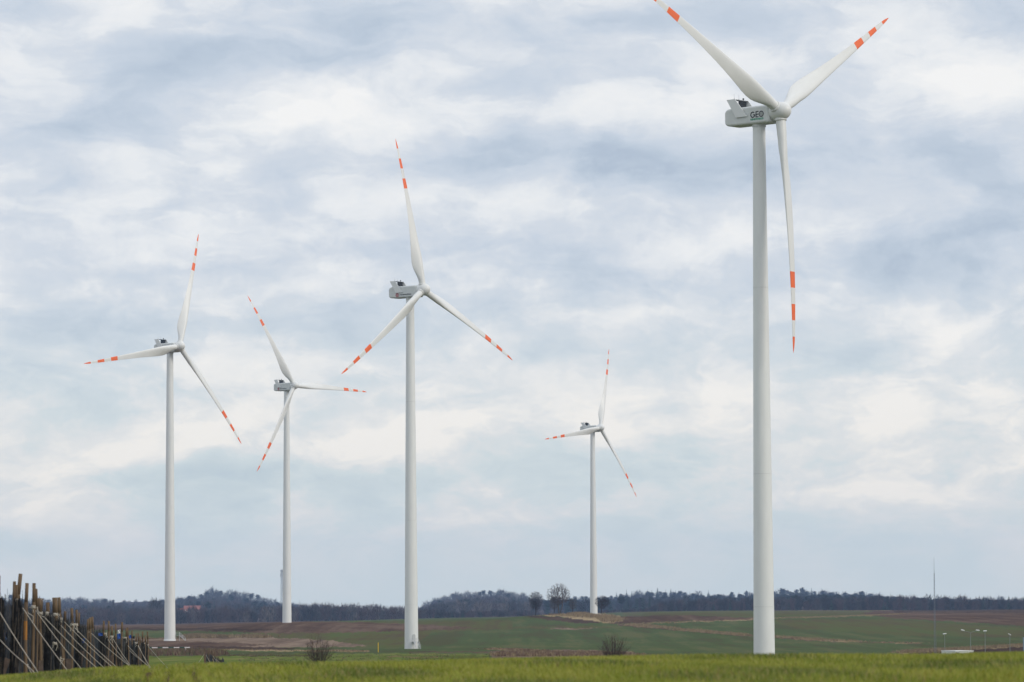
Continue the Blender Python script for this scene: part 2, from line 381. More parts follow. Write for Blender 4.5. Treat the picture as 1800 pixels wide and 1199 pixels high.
# field boundaries, read off the photograph as outlines on the land
L = -900; RR = 2600
POLYS = [
    (OLIVE, [(440, 1096), (900, 1090), (900, 1106), (760, 1112), (720, 1138), (440, 1138)]),
    (BROWN, [(L, 1088), (480, 1091), (560, 1092), (640, 1094), (720, 1096.5), (800, 1100.5), (850, 1104), (800, 1107), (720, 1109), (600, 1112), (480, 1113.5), (420, 1111), (330, 1109), (230, 1107), (L, 1107)]),
    (DARK, [(L, 1103), (330, 1104), (480, 1106.5), (480, 1109), (330, 1108), (L, 1107)]),
    (GREEN, [(L, 1107), (330, 1109), (440, 1112), (400, 1117), (330, 1120.5), (L, 1120.5)]),
    (PINK, [(L, 1120.5), (300, 1121), (470, 1117), (480, 1121), (560, 1124), (620, 1131), (650, 1136), (560, 1138), (400, 1137), (L, 1137)]),
    (BROWN, [(L, 1126), (300, 1126), (420, 1130), (480, 1134), (400, 1137), (L, 1137)]),
    (DARK, [(L, 1136), (380, 1136), (500, 1138), (530, 1140), (480, 1143), (380, 1141), (L, 1142)]),
    (TAN, [(380, 1141.5), (440, 1142.5), (590, 1143), (650, 1144), (650, 1146), (560, 1145.5), (440, 1144.5)]),
    (BROWN, [(215, 1141), (330, 1141), (352, 1142.5), (374, 1143), (392, 1146), (398, 1150), (385, 1153), (340, 1152), (290, 1153.5), (262, 1151), (215, 1154)]),
    (BRIGHT, [(L, 1152), (215, 1154), (395, 1153), (560, 1149), (700, 1149), (860, 1150), (860, 1175), (L, 1190)]),
    (DARK, [(393, 1151.2), (550, 1152.2), (550, 1154), (393, 1153)]),
    (TAN, [(680, 1153.5), (770, 1155), (770, 1156.5), (680, 1155)]),
    (BROWN, [(720, 1145.5), (880, 1145), (880, 1147), (720, 1147)]),
    # knoll with the bare trees
    (DARK, [(922, 1083.5), (945, 1082), (985, 1085), (1035, 1089), (1056, 1094), (1040, 1096.5), (1000, 1094), (960, 1089)]),
    (BROWN, [(1085, 1085), (1110, 1083), (1200, 1081), (1330, 1086), (1330, 1090.5), (1200, 1091.5), (1110, 1096), (1070, 1097)]),
    (OLIVE, [(1095, 1070), (1560, 1069), (1600, 1079), (1330, 1084), (1200, 1080.5), (1095, 1083)]),
    (TAN, [(938, 1080), (1010, 1076), (1050, 1078), (1090, 1083), (1095, 1093), (1065, 1095.5), (1050, 1093), (1020, 1088.5), (980, 1084)]),
    (OLIVE, [(880, 1101.5), (1050, 1100.5), (1085, 1103), (1010, 1106), (880, 1104.5)]),
    (PINK, [(960, 1105), (1000, 1104), (1050, 1104.5), (1000, 1107.5)]),
    (TAN, [(1120, 1095.6), (1240, 1091.6), (1330, 1088.6), (1330, 1089.8), (1240, 1092.8), (1120, 1096.6)]),
    (TAN, [(1330, 1086.6), (1430, 1084.6), (1520, 1081.6), (1590, 1078), (1590, 1079.2), (1520, 1082.8), (1430, 1085.8), (1330, 1087.8)]),
    (BROWN, [(1085, 1097), (1180, 1106), (1310, 1117), (1440, 1126), (1620, 1131), (1620, 1132.4), (1440, 1127.6), (1310, 1118.4), (1180, 1107.6), (1085, 1100)]),
    (TAN, [(1110, 1098), (1175, 1104), (1175, 1105.6), (1110, 1100)]),
    (TAN, [(1192, 1105.5), (1310, 1115.6), (1310, 1117.2), (1192, 1107.5)]),
    (TAN, [(1365, 1119), (1440, 1125), (1510, 1128), (1510, 1129.4), (1440, 1126.4), (1365, 1120.4)]),
    (OLIVE, [(1340, 1090), (1560, 1088), (1640, 1094), (1800, 1104), (1800, 1120), (1600, 1118), (1400, 1105)]),
    (BROWN, [(1515, 1078), (1560, 1068), (RR, 1066), (RR, 1130), (1800, 1101), (1700, 1094), (1640, 1091), (1560, 1086.5)]),
    (DARK, [(1570, 1066), (RR, 1064), (RR, 1082), (1800, 1078), (1700, 1076), (1570, 1076.5)]),
    (TAN, [(1570, 1129.6), (1617, 1129.8), (1617, 1131), (1570, 1131)]),
    (PINK, [(868, 1147), (890, 1143), (935, 1144), (1000, 1142), (1060, 1144), (1115, 1147), (1135, 1151), (1120, 1165), (860, 1165)]),
    (TAN, [(855, 1139.5), (905, 1139.5), (925, 1143), (925, 1145), (855, 1142)]),
    (DARK, [(1580, 1148), (1700, 1141.5), (1800, 1136), (RR, 1100), (RR, 1185), (1580, 1185)]),
    (TAN, [(1580, 1146.5), (1700, 1140.2), (1800, 1134.4), (RR, 1090), (RR, 1103), (1800, 1137), (1700, 1142.6), (1580, 1149)]),
]
def inside(poly, x, y):
    c = np.zeros(x.shape, bool); n = len(poly)
    for i in range(n):
        x0, y0 = poly[i]; x1, y1 = poly[(i + 1) % n]
        if y0 == y1: continue
        cond = (y0 > y) != (y1 > y)
        xi = (x1 - x0) * (y - y0) / (y1 - y0) + x0
        c ^= cond & (x < xi)
    return c

def build_ground():
    u_in = np.arange(-0.150, 0.1501, 0.00032)
    u = np.concatenate([np.linspace(-0.36, -0.153, 40), u_in, np.linspace(0.153, 0.36, 40)])
    d = np.concatenate([np.linspace(-90, 20, 10)[:-1], np.arange(20, 66, 3.0), np.arange(66, 380, 14.0),
                        380 * (2800 / 380) ** (np.arange(330) / 330.0), np.linspace(2800, 9500, 130)])
    Ug, Dg = np.meshgrid(u, d)
    X = Ug * np.sqrt(np.maximum(Dg, 0) ** 2 + 160 ** 2); Y = Dg
    Z = ground_z(X, Y)
    V = np.stack([X, Y, Z], -1).reshape(-1, 3)
    nu, nd = len(u), len(d)
    i, j = np.meshgrid(np.arange(nu - 1), np.arange(nd - 1))
    k = (j * nu + i).ravel()
    Q = np.stack([k, k + 1, k + nu + 1, k + nu], 1)
    C = V[Q].mean(1)
    mi = np.full(len(Q), GREEN)
    p = project(np.where(C[:, 1:2] > 5, C, [[0, 5, 0]]))
    jx = p[:, 0]; jy = p[:, 1] + 0.6 * np.sin(jx * 0.11) + 0.4 * np.sin(jx * 0.29 + 1) + rng.normal(0, 0.6, len(jx))
    far = C[:, 1] > 300
    for m, poly in POLYS:
        mi[far & inside(poly, jx, jy)] = m
    mi[C[:, 1] > 3930] = DARK
    mi[(C[:, 1] > 95) & (C[:, 1] <= 300)] = BRIGHT
    mi[C[:, 1] <= 95] = SOIL
    link('ground', mesh_np('ground', V, Q, FIELD, mi, True), kind='structure')
build_ground()

# ------------------------------------------------------------------ wind turbines
M_PAINT = mat("turbine_paint", (0.69, 0.695, 0.675), (0.65, 0.655, 0.64), 0.7, 0.42, (1, 1, 0.25), 4, 0.4)
M_BLADE = mat("blade_gelcoat", (0.69, 0.69, 0.67), (0.64, 0.64, 0.62), 0.5, 0.4, (1, 1, 0.3), 4, 0.4)
M_RED = mat("blade_warning_orange", (0.80, 0.140, 0.026), (0.74, 0.120, 0.022), 0.6, 0.45, (1, 1, 1), 3, 0.4)
M_NAC = mat("nacelle_paint", (0.61, 0.625, 0.605), (0.56, 0.575, 0.555), 0.9, 0.45, (1, 1, 1), 5, 0.4)
M_SEAM = mat("section_joint", (0.61, 0.615, 0.60), (0.56, 0.565, 0.55), 1.0, 0.6)
M_RADI = mat("radiator_grille", (0.055, 0.06, 0.065), (0.035, 0.04, 0.045), 6.0, 0.6, (1, 1, 1))
M_BLACK = mat("black_lettering", (0.035, 0.037, 0.04), (0.03, 0.03, 0.035), 2.0, 0.6)
M_GREYL = mat("grey_lettering_bar_shade", (0.12, 0.125, 0.13), (0.09, 0.095, 0.10), 2.0, 0.6)
M_GRNL = mat("green_lettering", (0.02, 0.27, 0.16), (0.02, 0.24, 0.14), 2.0, 0.6)
M_REDL = mat("red_emblem", (0.42, 0.055, 0.07), (0.36, 0.04, 0.055), 2.0, 0.6)
M_STEEL = mat("galvanised_steel", (0.50, 0.51, 0.52), (0.40, 0.41, 0.42), 3.0, 0.45, spec=0.5)
M_DOOR = mat("tower_door", (0.48, 0.49, 0.48), (0.42, 0.43, 0.42), 2.0, 0.5)
M_BEACON = mat("dark_beacon", (0.05, 0.05, 0.05), (0.03, 0.03, 0.03), 2.0, 0.8)  # plain dark finish of the nacelle beacon

HUB_Z, OVER = 105.0, 5.0
def tower_mesh():
    b = MB(); R = lambda z: 2.0 + (1.16 - 2.0) * min(max(z / 103.0, -0.02), 1.0)
    n = 56
    zs = [-2.0, 0.0]
    joints = [13.5, 38.0, 72.5]
    prof, prev = [], None
    segs = []
    last = -2.0
    for jz in joints:
        segs.append((last, jz, 0)); segs.append((jz, jz + 0.10, 1)); last = jz + 0.10
    segs.append((last, 103.1, 0))
    for z0, z1, m in segs:
        k = max(1, int((z1 - z0) / 4))
        b.lathe([(R(z) + (0.012 if m else 0), z) for z in np.linspace(z0, z1, k + 1)], n, m)
    b.lathe([(2.16, -1.5), (2.16, 0.14), (2.02, 0.18)], n, 1)
    return b.mesh('tower', [M_PAINT, M_SEAM], True)
def blade_mesh():
    rs = [1.1, 1.6, 2.3, 3.2, 4.2, 5.2, 6.2, 7.2, 8.4, 10, 12, 14, 16.5, 19, 21.5, 24, 27, 30, 33, 36, 39, 40.5, 42, 43, 44, 44.6, 45.0]
    cr = ([1, 2.3, 3.2, 5.2, 7.2, 8.4, 10, 12, 16, 20, 25, 30, 36, 40, 43, 44.3, 45], [1.86, 1.88, 1.98, 2.75, 3.40, 3.5, 3.42, 3.15, 2.65, 2.25, 1.83, 1.48, 1.12, .88, .60, .34, .04])
    th = ([1, 2.3, 3.2, 5.2, 8.4, 12, 20, 30, 45], [1.0, 1.0, .93, .60, .38, .29, .22, .18, .16])
    tw = ([1, 5, 8.4, 12, 16, 20, 25, 30, 37, 45], [26, 26, 24, 17, 11.5, 8, 5, 2.5, 0.5, -0.5])
    sweep = lambda r: -2.0 * (r / 45.0) ** 2.6
    N = 24; V = []
    ph = np.arange(N) / N * 2 * np.pi
    for r in rs:
        c = np.interp(r, *cr); t = np.interp(r, *th); be = rad(np.interp(r, *tw))
        # aerofoil: x along the chord (leading edge +), y thickness
        xc = 0.5 * np.cos(ph)
        s = (0.5 - xc)                               # 0 at the nose, 1 at the tail
        yt = t * c * 5 * 0.2 * (0.2969 * np.sqrt(s) * 1.0 - 0.126 * s - 0.3516 * s ** 2 + 0.2843 * s ** 3 - 0.1036 * s ** 4) / 0.1 * 0.5
        foil = np.stack([c * (xc - 0.5 + 0.32), np.sign(np.sin(ph)) * yt + 0.03 * c * np.sin(np.pi * s) * (1 - min(1, t))], 1)
        circ = np.stack([0.5 * c * np.cos(ph), 0.5 * c * t * np.sin(ph)], 1)
        w = np.clip((r - 2.3) / 4.5, 0, 1); w = w * w * (3 - 2 * w)
        P = circ * (1 - w) + foil * w
        ex = np.array([math.cos(be), -math.sin(be)]); ey = np.array([math.sin(be), math.cos(be)])
        XY = P[:, :1] * ex + P[:, 1:] * ey
        V.append(np.column_stack([XY[:, 0], XY[:, 1] - sweep(r), np.full(N, r)]))
    V = np.array(V); k = len(rs); Q = []; mi = []
    for j in range(k - 1):
        rm = 0.5 * (rs[j] + rs[j + 1])
        m = 1 if (30 <= rm < 33 or 36 <= rm < 39 or rm >= 42) else 0
        for i in range(N):
            Q.append([j * N + i, j * N + (i + 1) % N, (j + 1) * N + (i + 1) % N, (j + 1) * N + i]); mi.append(m)
    return mesh_np('blade', V.reshape(-1, 3), np.array(Q), [M_BLADE, M_RED], mi, True)
def rrect(hw, z0, z1, r, n=5):
    pts = []
    for cx_, cz_, a0 in ((hw - r, z1 - r, 0), (-hw + r, z1 - r, 90), (-hw + r, z0 + r, 180), (hw - r, z0 + r, 270)):
        for k in range(n + 1):
            a = rad(a0 + 90 * k / n); pts.append((cx_ + r * math.cos(a), cz_ + r * math.sin(a)))
    return np.array(pts)
def nacelle_mesh():
    b = MB()
    st = [(-3.75, .86, .86, .35), (-3.6, .94, .94, .35), (-3.3, 1.0, 1.0, .35), (-1, 1.0, 1.0, .35), (2, 1.0, 1.0, .35), (5.2, 1.0, 1.0, .35), (5.75, 1.0, .985, .42), (6.2, .985, .945, .5), (6.55, .95, .87, .55), (6.85, .88, .75, .6), (7.05, .78, .60, .55), (7.18, .62, .42, .4), (7.24, .40, .2, .2)]
    V = []
    for y, sx_, sz_, r in st:
        p = rrect(1.75, -2.05, 1.32, 0.42)
        c = np.array([0, -0.42]); q = (p - c) * [sx_, sz_] + c
        V.append(np.column_stack([q[:, 0], np.full(len(q), y), q[:, 1] + HUB_Z]))
    V = np.array(V); N = V.shape[1]; k = len(st)
    Q = [[j * N + i, (j + 1) * N + i, (j + 1) * N + (i + 1) % N, j * N + (i + 1) % N] for j in range(k - 1) for i in range(N)]
    T = [[0, i, i + 1] for i in range(1, N - 1)] + [[(k - 1) * N, (k - 1) * N + i + 1, (k - 1) * N + i] for i in range(1, N - 1)]
    b.add(V.reshape(-1, 3), Q, T)
    # panel joint round the tail and yaw collar under the floor
    for y in (5.25, 1.1):
        p = rrect(1.757, -2.057, 1.327, 0.42); n = len(p)
        A = np.column_stack([p[:, 0], np.full(n, y - .022), p[:, 1] + HUB_Z]); B = np.column_stack([p[:, 0], np.full(n, y + .022), p[:, 1] + HUB_Z])
        b.add(np.concatenate([A, B]), [[i, n + i, n + (i + 1) % n, (i + 1) % n] for i in range(n)], m=1)
    b.lathe([(1.28, HUB_Z - 2.5), (1.28, HUB_Z - 2.0)], 40, 1)
    b.box((-.5, -2.6, HUB_Z + 1.31), (.5, -1.6, HUB_Z + 1.40))
    return b.mesh('nacelle', [M_NAC, M_SEAM], False)
def side_panel_mesh(sgn):
    x0 = sgn * 1.90; x1 = sgn * 2.04
    poly = [(x0, 1.2, HUB_Z - .54), (x0, 3.9, HUB_Z - .58), (x0, 6.1, HUB_Z + 2.93), (x0, 4.12, HUB_Z + 2.93)]
    b = MB().prism(poly, (x0, 0, 0), (x1, 0, 0))
    for y, z in ((1.9, -.1), (3.5, -.1), (2.4, .8), (4.0, .8)): b.box((min(sgn * 1.70, x0), y, HUB_Z + z - .06), (max(sgn * 1.70, x0), y + .12, HUB_Z + z + .06))
    return b.mesh('side_panel', M_PAINT)
def hub_mesh():
    b = MB()
    # along local +Z (= towards the nose), centre of the rotor at 0
    prof = [(1.30, -1.42), (1.62, -1.36), (1.70, -1.1), (1.73, -.5), (1.72, .2), (1.66, .75), (1.50, 1.25), (1.24, 1.68), (.92, 2.0), (.58, 2.2), (.25, 2.3), (0.01, 2.33)]
    b.lathe(prof, 48)
    b.lathe([(0.01, -1.40), (1.30, -1.42)], 48)
    return b
def collar(b, th):
    M = Matrix.Rotation(th, 4, 'Y')
    b.lathe([(1.04, .9), (1.12, 1.45), (1.14, 1.72), (1.10, 1.80), (.94, 1.80)], 32, 0, M)

def to_mesh_text(body, size, extrude, name, m):
    cu = bpy.data.curves.new(name, 'FONT'); cu.body = body; cu.size = size; cu.extrude = extrude
    cu.align_x = 'LEFT'; cu.resolution_u = 3; cu.offset = size * .035
    o = bpy.data.objects.new(name, cu); COL.objects.link(o)
    dg = bpy.context.evaluated_depsgraph_get()
    me = bpy.data.meshes.new_from_object(o.evaluated_get(dg))
    bpy.data.objects.remove(o); bpy.data.curves.remove(cu)
    me.materials.clear(); me.materials.append(m)
    me.name = name
    return me
def fit_text(me, width, height):
    co = np.empty(len(me.vertices) * 3, np.float32); me.vertices.foreach_get("co", co); co = co.reshape(-1, 3)
    lo, hi = co.min(0), co.max(0)
    co[:, 0] = (co[:, 0] - lo[0]) / (hi[0] - lo[0]) * width
    co[:, 1] = (co[:, 1] - lo[1]) / (hi[1] - lo[1]) * height
    me.vertices.foreach_set("co", co.ravel()); me.update(); return me
def arc(b, cx_, cy_, r0, r1, a0, a1, n=28, z=0.02, m=0):
    """flat arc stroke in the xy plane, thickness z"""
    for k in range(n):
        A, B = rad(a0 + (a1 - a0) * k / n), rad(a0 + (a1 - a0) * (k + 1) / n)
        poly = [(cx_ + r * math.cos(t), cy_ + r * math.sin(t), 0) for r, t in ((r0, A), (r1, A), (r1, B), (r0, B))]
        b.prism(poly, (0, 0, 0), (0, 0, z), m)
def geo_meshes():
    b = MB(); h = 1.16; r = h / 2
    arc(b, r, r, r - .21, r, 42, 345)                           # G
    b.box((r + .02, r - .10, 0), (2 * r - .02, r + .06, .02)); b.box((2 * r - .18, r * .45, 0), (2 * r - .02, r - .10, .02))
    x = 1.26
    b.box((x, 0, 0), (x + .21, h, .02))                        # E
    for y in (0, h / 2 - .08, h - .16): b.box((x + .21, y, 0), (x + .70, y + .19, .02))
    ox = 2.08 + r - .06
    arc(b, ox, r, r - .15, r, 0, 360, 40)                       # O drawn as a globe
    g = MB()
    for k in range(1, 5): 
        y = -r + k * 2 * r / 5; w = math.sqrt(max(0, (r - .14) ** 2 - y * y)); g.box((ox - w, r + y - .018, 0), (ox + w, r + y + .018, .014))
    for k in (-.55, 0, .55):
        pts = [(ox + k * (r - .12) * math.cos(t) , r + (r - .12) * math.sin(t), .008) for t in np.linspace(-1.5, 1.5, 13)]
        g.path(pts, .016, 4)
    return b.mesh('lettering', M_BLACK), g.mesh('lettering', M_GREYL)
def emblem_mesh():
    b = MB()
    for k in range(6):
        a = k * 60 + 12
        c = (.40 * math.cos(rad(a)), .40 * math.sin(rad(a)))
        arc(b, c[0], c[1], .08, .24, a - 150, a + 95, 10)
    arc(b, 0, 0, .06, .21, 0, 360, 16)
    return b.mesh('emblem', M_REDL)

ME_TOWER, ME_BLADE, ME_NAC = tower_mesh(), blade_mesh(), nacelle_mesh()
ME_SP = {-1: side_panel_mesh(-1), 1: side_panel_mesh(1)}
_b = MB(); _b.box((-.35, 4.35, HUB_Z + 1.30), (1.72, 4.62, HUB_Z + 2.80))
for k in range(13): _b.box((-.33 + k * .158, 4.30, HUB_Z + 1.36), (-.33 + k * .158 + .04, 4.35, HUB_Z + 2.74))
ME_RAD = _b.mesh('radiator', M_RADI)
ME_BAR = MB().box((-1.90, 4.14, HUB_Z + 2.76), (1.90, 4.9, HUB_Z + 2.915)).mesh('cross_bar', M_GREYL)  # dark grey painted in for the shade on the bar's front face
ME_ROD = MB().tubes([[0, 0, 0]], [[0, 0, 1.05]], .035, .02, 6, 0, True).tubes([[0, 0, .0]], [[0, 0, .25]], .07, .07, 8, 0, True).mesh('antenna', M_STEEL)
ME_BEACON = MB().tubes([[0, 0, 0]], [[0, 0, .22]], .06, .06, 8, 0, True).tubes([[0, 0, .22]], [[0, 0, .46]], .19, .15, 12, 0, True).mesh('beacon', M_BEACON)
ME_GEO, ME_GLOBE = geo_meshes()
ME_GEOSUB = fit_text(to_mesh_text("RENEWABLES", 0.5, 0.01, 'lettering', M_GRNL), 3.1, 0.36)
ME_REN = fit_text(to_mesh_text("renewables", 0.6, 0.01, 'lettering', M_GREYL), 4.5, 0.50)
ME_EMB = emblem_mesh()
# door with its frame, set into the -Y side; platform and stairs
_b = MB(); _b.prism([(x, 0, z) for x, z in [(-.45, 2.1), (.45, 2.1), (.45, 3.9)] + [(.45 * math.cos(t), 3.9 + .35 * math.sin(t)) for t in np.linspace(.3, 2.84, 7)] + [(-.45, 3.9)]], (0, -2.02, 0), (0, -1.9, 0))
for v in _b.V: v[:, 1] -= 2.03
ME_DOOR = _b.mesh('door', M_DOOR)
def stairs_meshes():
    s = MB()
    s.box((-.75, -3.5, 1.98), (.75, -2.0, 2.08))
    for x in (-.6, .6):
        s.tubes([[x, -3.4, 2.05]], [[x, -5.6, 0.0]], .09, .09, 6, 0, True)
        s.tubes([[x, -3.4, 2.0]], [[x, -3.4, -.3]], .05, .05, 6, 0, True)
    for k in range(9):
        t = (k + .5) / 9; s.box((-.6, -3.4 - 2.2 * t - .12, 2.0 - 2.05 * t - .02), (.6, -3.4 - 2.2 * t + .12, 2.0 - 2.05 * t + .02))
    hs = []
    for x in (-.72, .72):
        h = MB(); hs.append(h)
        for dz in (.55, 1.05):
            h.path([(x, -2.0, 2.05 + dz), (x, -3.4, 2.05 + dz), (x, -5.6, dz)], .03, 6)
        for y, z in ((-2.1, 2.05), (-3.4, 2.05), (-4.5, 1.02), (-5.6, 0)): h.tubes([[x, y, z]], [[x, y, z + 1.05]], .03, .03, 6, 0, True)
    return s.mesh('stairs', M_STEEL), [h.mesh('handrail', M_STEEL) for h in hs]
ME_STAIRS, ME_RAIL = stairs_meshes()

TAU = rad(6.0)
TURB = [  # hub position, yaw, rotor angle, label, logo, stairs direction (local), stairs shown
    ((49.80, 732.1, 93.11), 47.21, 60.18, "largest white wind turbine, its nacelle side reading GEO in dark letters", 'geo', None),
    ((-25.77, 1154.5, 95.19), 50.64, -5.51, "central white wind turbine with one blade straight up and red emblem on its nacelle", 'ren', -28),
    ((-119.26, 1424.59, 97.61), 47.36, 19.86, "white wind turbine behind the stake fence, with steps leaving its foot to the right", None, 45),
    ((-96.08, 1750.87, 102.32), 44.35, -28.7, "white wind turbine whose tower hides half of a distant lattice mast", 'ren', None),
    ((45.00, 2038.55, 96.58), 51.28, 21.06, "smallest white wind turbine, its foot hidden behind the knoll with bare trees", None, None)]
def put(name, me, parent, M=None, label=None):
    o = link(name, me, parent, label)
    if M is not None: o.matrix_local = M
    return o
for hp, yaw, th0, label, logo, st in TURB:
    ya = rad(yaw); n = Vector((math.sin(ya), -math.cos(ya), 0))
    B = Vector(hp) - n * OVER; gz = float(ground_z(B.x, B.y))
    root = empty('wind_turbine', (B.x, B.y, hp[2] - HUB_Z), ya, label, 'wind turbine', 'white wind turbines on the fields')
    dz = gz - (hp[2] - HUB_Z)
    tw = put('tower', ME_TOWER, root)
    if dz < -1.5: # ground lower than the tower foot: a plinth closes the gap
        put('foundation', MB().lathe([(2.3, dz - 1), (2.3, -1.9), (2.0, -1.85)], 40).mesh('foundation', M_SEAM), root)
    if st is not None:
        M = Matrix.Translation((0, 0, dz)) @ Matrix.Rotation(rad(st) , 4, 'Z')
        d_ = put('door', ME_DOOR, tw, M)
        s_ = put('stairs', ME_STAIRS, tw, M)
        for hr in ME_RAIL: put('handrail', hr, tw, M)
    nac = put('nacelle', ME_NAC, root)
    for s in (-1, 1): put('side_panel', ME_SP[s], nac)
    put('radiator', ME_RAD, nac); put('cross_bar', ME_BAR, nac)
    put('antenna', ME_ROD, nac, Matrix.Translation((-1.7, 4.5, HUB_Z + 2.91)))
    put('antenna', ME_ROD, nac, Matrix.Translation((-.35, 4.5, HUB_Z + 2.91)))
    put('beacon', ME_BEACON, nac, Matrix.Translation((.95, 4.5, HUB_Z + 2.91)))
    side = lambda y, z: Matrix.Translation((-1.765, y, HUB_Z + z)) @ Matrix(((0, 0, -1, 0), (-1, 0, 0, 0), (0, 1, 0, 0), (0, 0, 0, 1)))
    if logo == 'geo':
        put('lettering', ME_GEO, nac, side(.62, -.93), "large dark GEO letters")
        put('lettering', ME_GLOBE, nac, side(.62, -.93), "grey globe lines inside the letter O")
        put('lettering', ME_GEOSUB, nac, side(.62, -1.40), "small green RENEWABLES lettering")
    elif logo == 'ren':
        put('emblem', ME_EMB, nac, side(3.45, -1.22))
        put('lettering', ME_REN, nac, side(2.55, -1.40))
    H = Matrix.Translation((0, -OVER, HUB_Z)) @ Matrix.Rotation(-TAU, 4, 'X')
    hb = hub_mesh()
    Vh = [np.array([[v[0], -v[2], v[1]] for v in arr]) for arr in hb.V]; hb.V = Vh
    for q in hb.Fq: q[:] = q[:, ::-1]
    for k in range(3): collar(hb, rad(th0 + 120 * k))
    put('hub', hb.mesh('hub', [M_BLADE], True), root, H)
    for k in range(3):
        put('blade', ME_BLADE, root, H @ Matrix.Rotation(rad(th0 + 120 * k), 4, 'Y'))

# ------------------------------------------------------------------ woods, trees and shrubs
M_BARK_D = mat("dark_bark", (0.050, 0.040, 0.036), (0.030, 0.024, 0.022), 3.0, 0.95)
M_BARK_G = mat("grey_bark", (0.105, 0.088, 0.075), (0.065, 0.054, 0.046), 3.0, 0.95)
M_TWIG_B = mat("brown_twigs", (0.090, 0.066, 0.052), (0.055, 0.040, 0.032), 1.0, 0.95)
M_W_RED = mat("wood_reddish", (0.085, 0.055, 0.050), (0.050, 0.034, 0.034), 0.25, 1.0)
M_W_GRY = mat("wood_greyish", (0.078, 0.070, 0.066), (0.046, 0.043, 0.042), 0.25, 1.0)
M_W_DRK = mat("wood_dark", (0.036, 0.032, 0.030), (0.022, 0.020, 0.020), 0.25, 1.0)
M_W_GRN = mat("wood_conifer", (0.034, 0.058, 0.036), (0.018, 0.033, 0.022), 0.25, 1.0)
M_W_OLV = mat("wood_pine", (0.042, 0.054, 0.030), (0.022, 0.030, 0.018), 0.25, 1.0)
M_W_PAL = mat("wood_pale_stems", (0.16, 0.135, 0.12), (0.10, 0.085, 0.075), 0.25, 1.0)
WOOD = [M_W_RED, M_W_GRY, M_W_DRK, M_W_GRN, M_W_OLV, M_W_PAL]

def bare_proto(r, n=130):
    """leafless tree, unit height: a stem and a haze of upswept twigs"""
    V, T = [], []
    def tri(a, b, w):
        d = b - a; s = np.cross(d, r.normal(size=3)); s /= np.linalg.norm(s) + 1e-9
        k = len(V); V.extend([a - s * w, a + s * w, b]); T.append([k, k + 1, k + 2])
    tri(np.array([0, 0, -.02]), np.array([0, 0, .75]), .022); tri(np.array([0, 0, -.02]), np.array([.02, 0, .7]), .02)
    wx = r.uniform(.20, .30)
    for _ in range(26):
        a = r.uniform(0, 6.28); q = r.uniform(.02, .26); p = np.array([math.cos(a) * q, math.sin(a) * q, r.uniform(-.03, .2)]); tri(p, p + [r.normal() * .06, r.normal() * .06, r.uniform(.1, .32)], r.uniform(.008, .022))
    for _ in range(n):
        v = r.normal(size=3); v /= np.linalg.norm(v); v *= r.uniform(.3, 1) ** .5
        p = np.array([v[0] * wx, v[1] * wx, .60 + v[2] * .36])
        d = np.array([p[0] * 1.2, p[1] * 1.2, .22 + .3 * r.random()]); d += r.normal(size=3) * .08
        tri(p - d * .35, p + d * r.uniform(.15, .4), r.uniform(.006, .016))
    return np.array(V), np.array(T)
def conifer_proto(r, pine=False, n=150):
    V, T = [], []
    def tri(a, b, w):
        d = b - a; s = np.cross(d, [0, 0, 1.0]); s /= np.linalg.norm(s) + 1e-9
        k = len(V); V.extend([a - s * w * .35, a + s * w * .35, b - s * w + [0, 0, -.01], b + s * w]); T.extend([[k, k + 1, k + 2], [k + 1, k + 3, k + 2]])
    k0 = len(V); V.extend([np.array([-.012, 0, -.02]), np.array([.012, 0, -.02]), np.array([0, 0, .98])]); T.append([0, 1, 2])
    V.extend([np.array([0, -.012, -.02]), np.array([0, .012, -.02]), np.array([0, 0, .98])]); T.append([3, 4, 5])
    for _ in range(n):
        if pine:
            z = r.uniform(.52, 1.0); R = .23 * math.sqrt(max(.02, 1 - ((z - .72) / .30) ** 2)) * r.uniform(.4, 1.1)
        else:
            z = r.uniform(.08, 1.0); R = (.20 * (1 - z) + .012) * r.uniform(.5, 1.15)
        a = r.uniform(0, 2 * np.pi); c = np.array([math.cos(a), math.sin(a), 0])
        p = c * R * .25 + [0, 0, z]; q = c * R + [0, 0, z + (R * .3 if pine else -R * .35)]
        tri(p, q, R * .28 + .008)
    return np.array(V), np.array(T)
PROTO_B = [bare_proto(np.random.default_rng(100 + i)) for i in range(6)]
PROTO_C = [conifer_proto(np.random.default_rng(200 + i)) for i in range(3)]
PROTO_P = [conifer_proto(np.random.default_rng(300 + i), True) for i in range(3)]

def forest(name, label, trees):
    """trees: list of (x, y, z, height, width factor, proto, material)"""
    Vs, Ts, Ms, n = [], [], [], 0
    for x, y, z, h, w, pr, m in trees:
        a = rng.uniform(0, 6.28); c, s = math.cos(a), math.sin(a)
        P, T = pr
        R = np.stack([(P[:, 0] * c - P[:, 1] * s) * h * w + x, (P[:, 0] * s + P[:, 1] * c) * h * w + y, P[:, 2] * h + z], 1)
        Vs.append(R); Ts.append(T + n); Ms.append(np.full(len(T), m)); n += len(P)
    me = mesh_np(name, np.concatenate(Vs), np.concatenate(Ts), WOOD, np.concatenate(Ms))
    return link(name, me, None, label, 'forest', None, 'stuff')
def pick(*a): return a[int(rng.integers(len(a)))]
HA = ([-700, 0, 230, 300, 480, 560, 640, 712, 740, 800, 920, 950, 1130, 1165, 1230, 1340, 1440, 1560, 1650, 1800, 2500],
      [30, 30, 29, 28, 28, 32, 29, 23, 20, 13, 12, 4, 6, 19, 22, 24, 24, 26, 27, 22, 20])          # height of the front belt in photo px
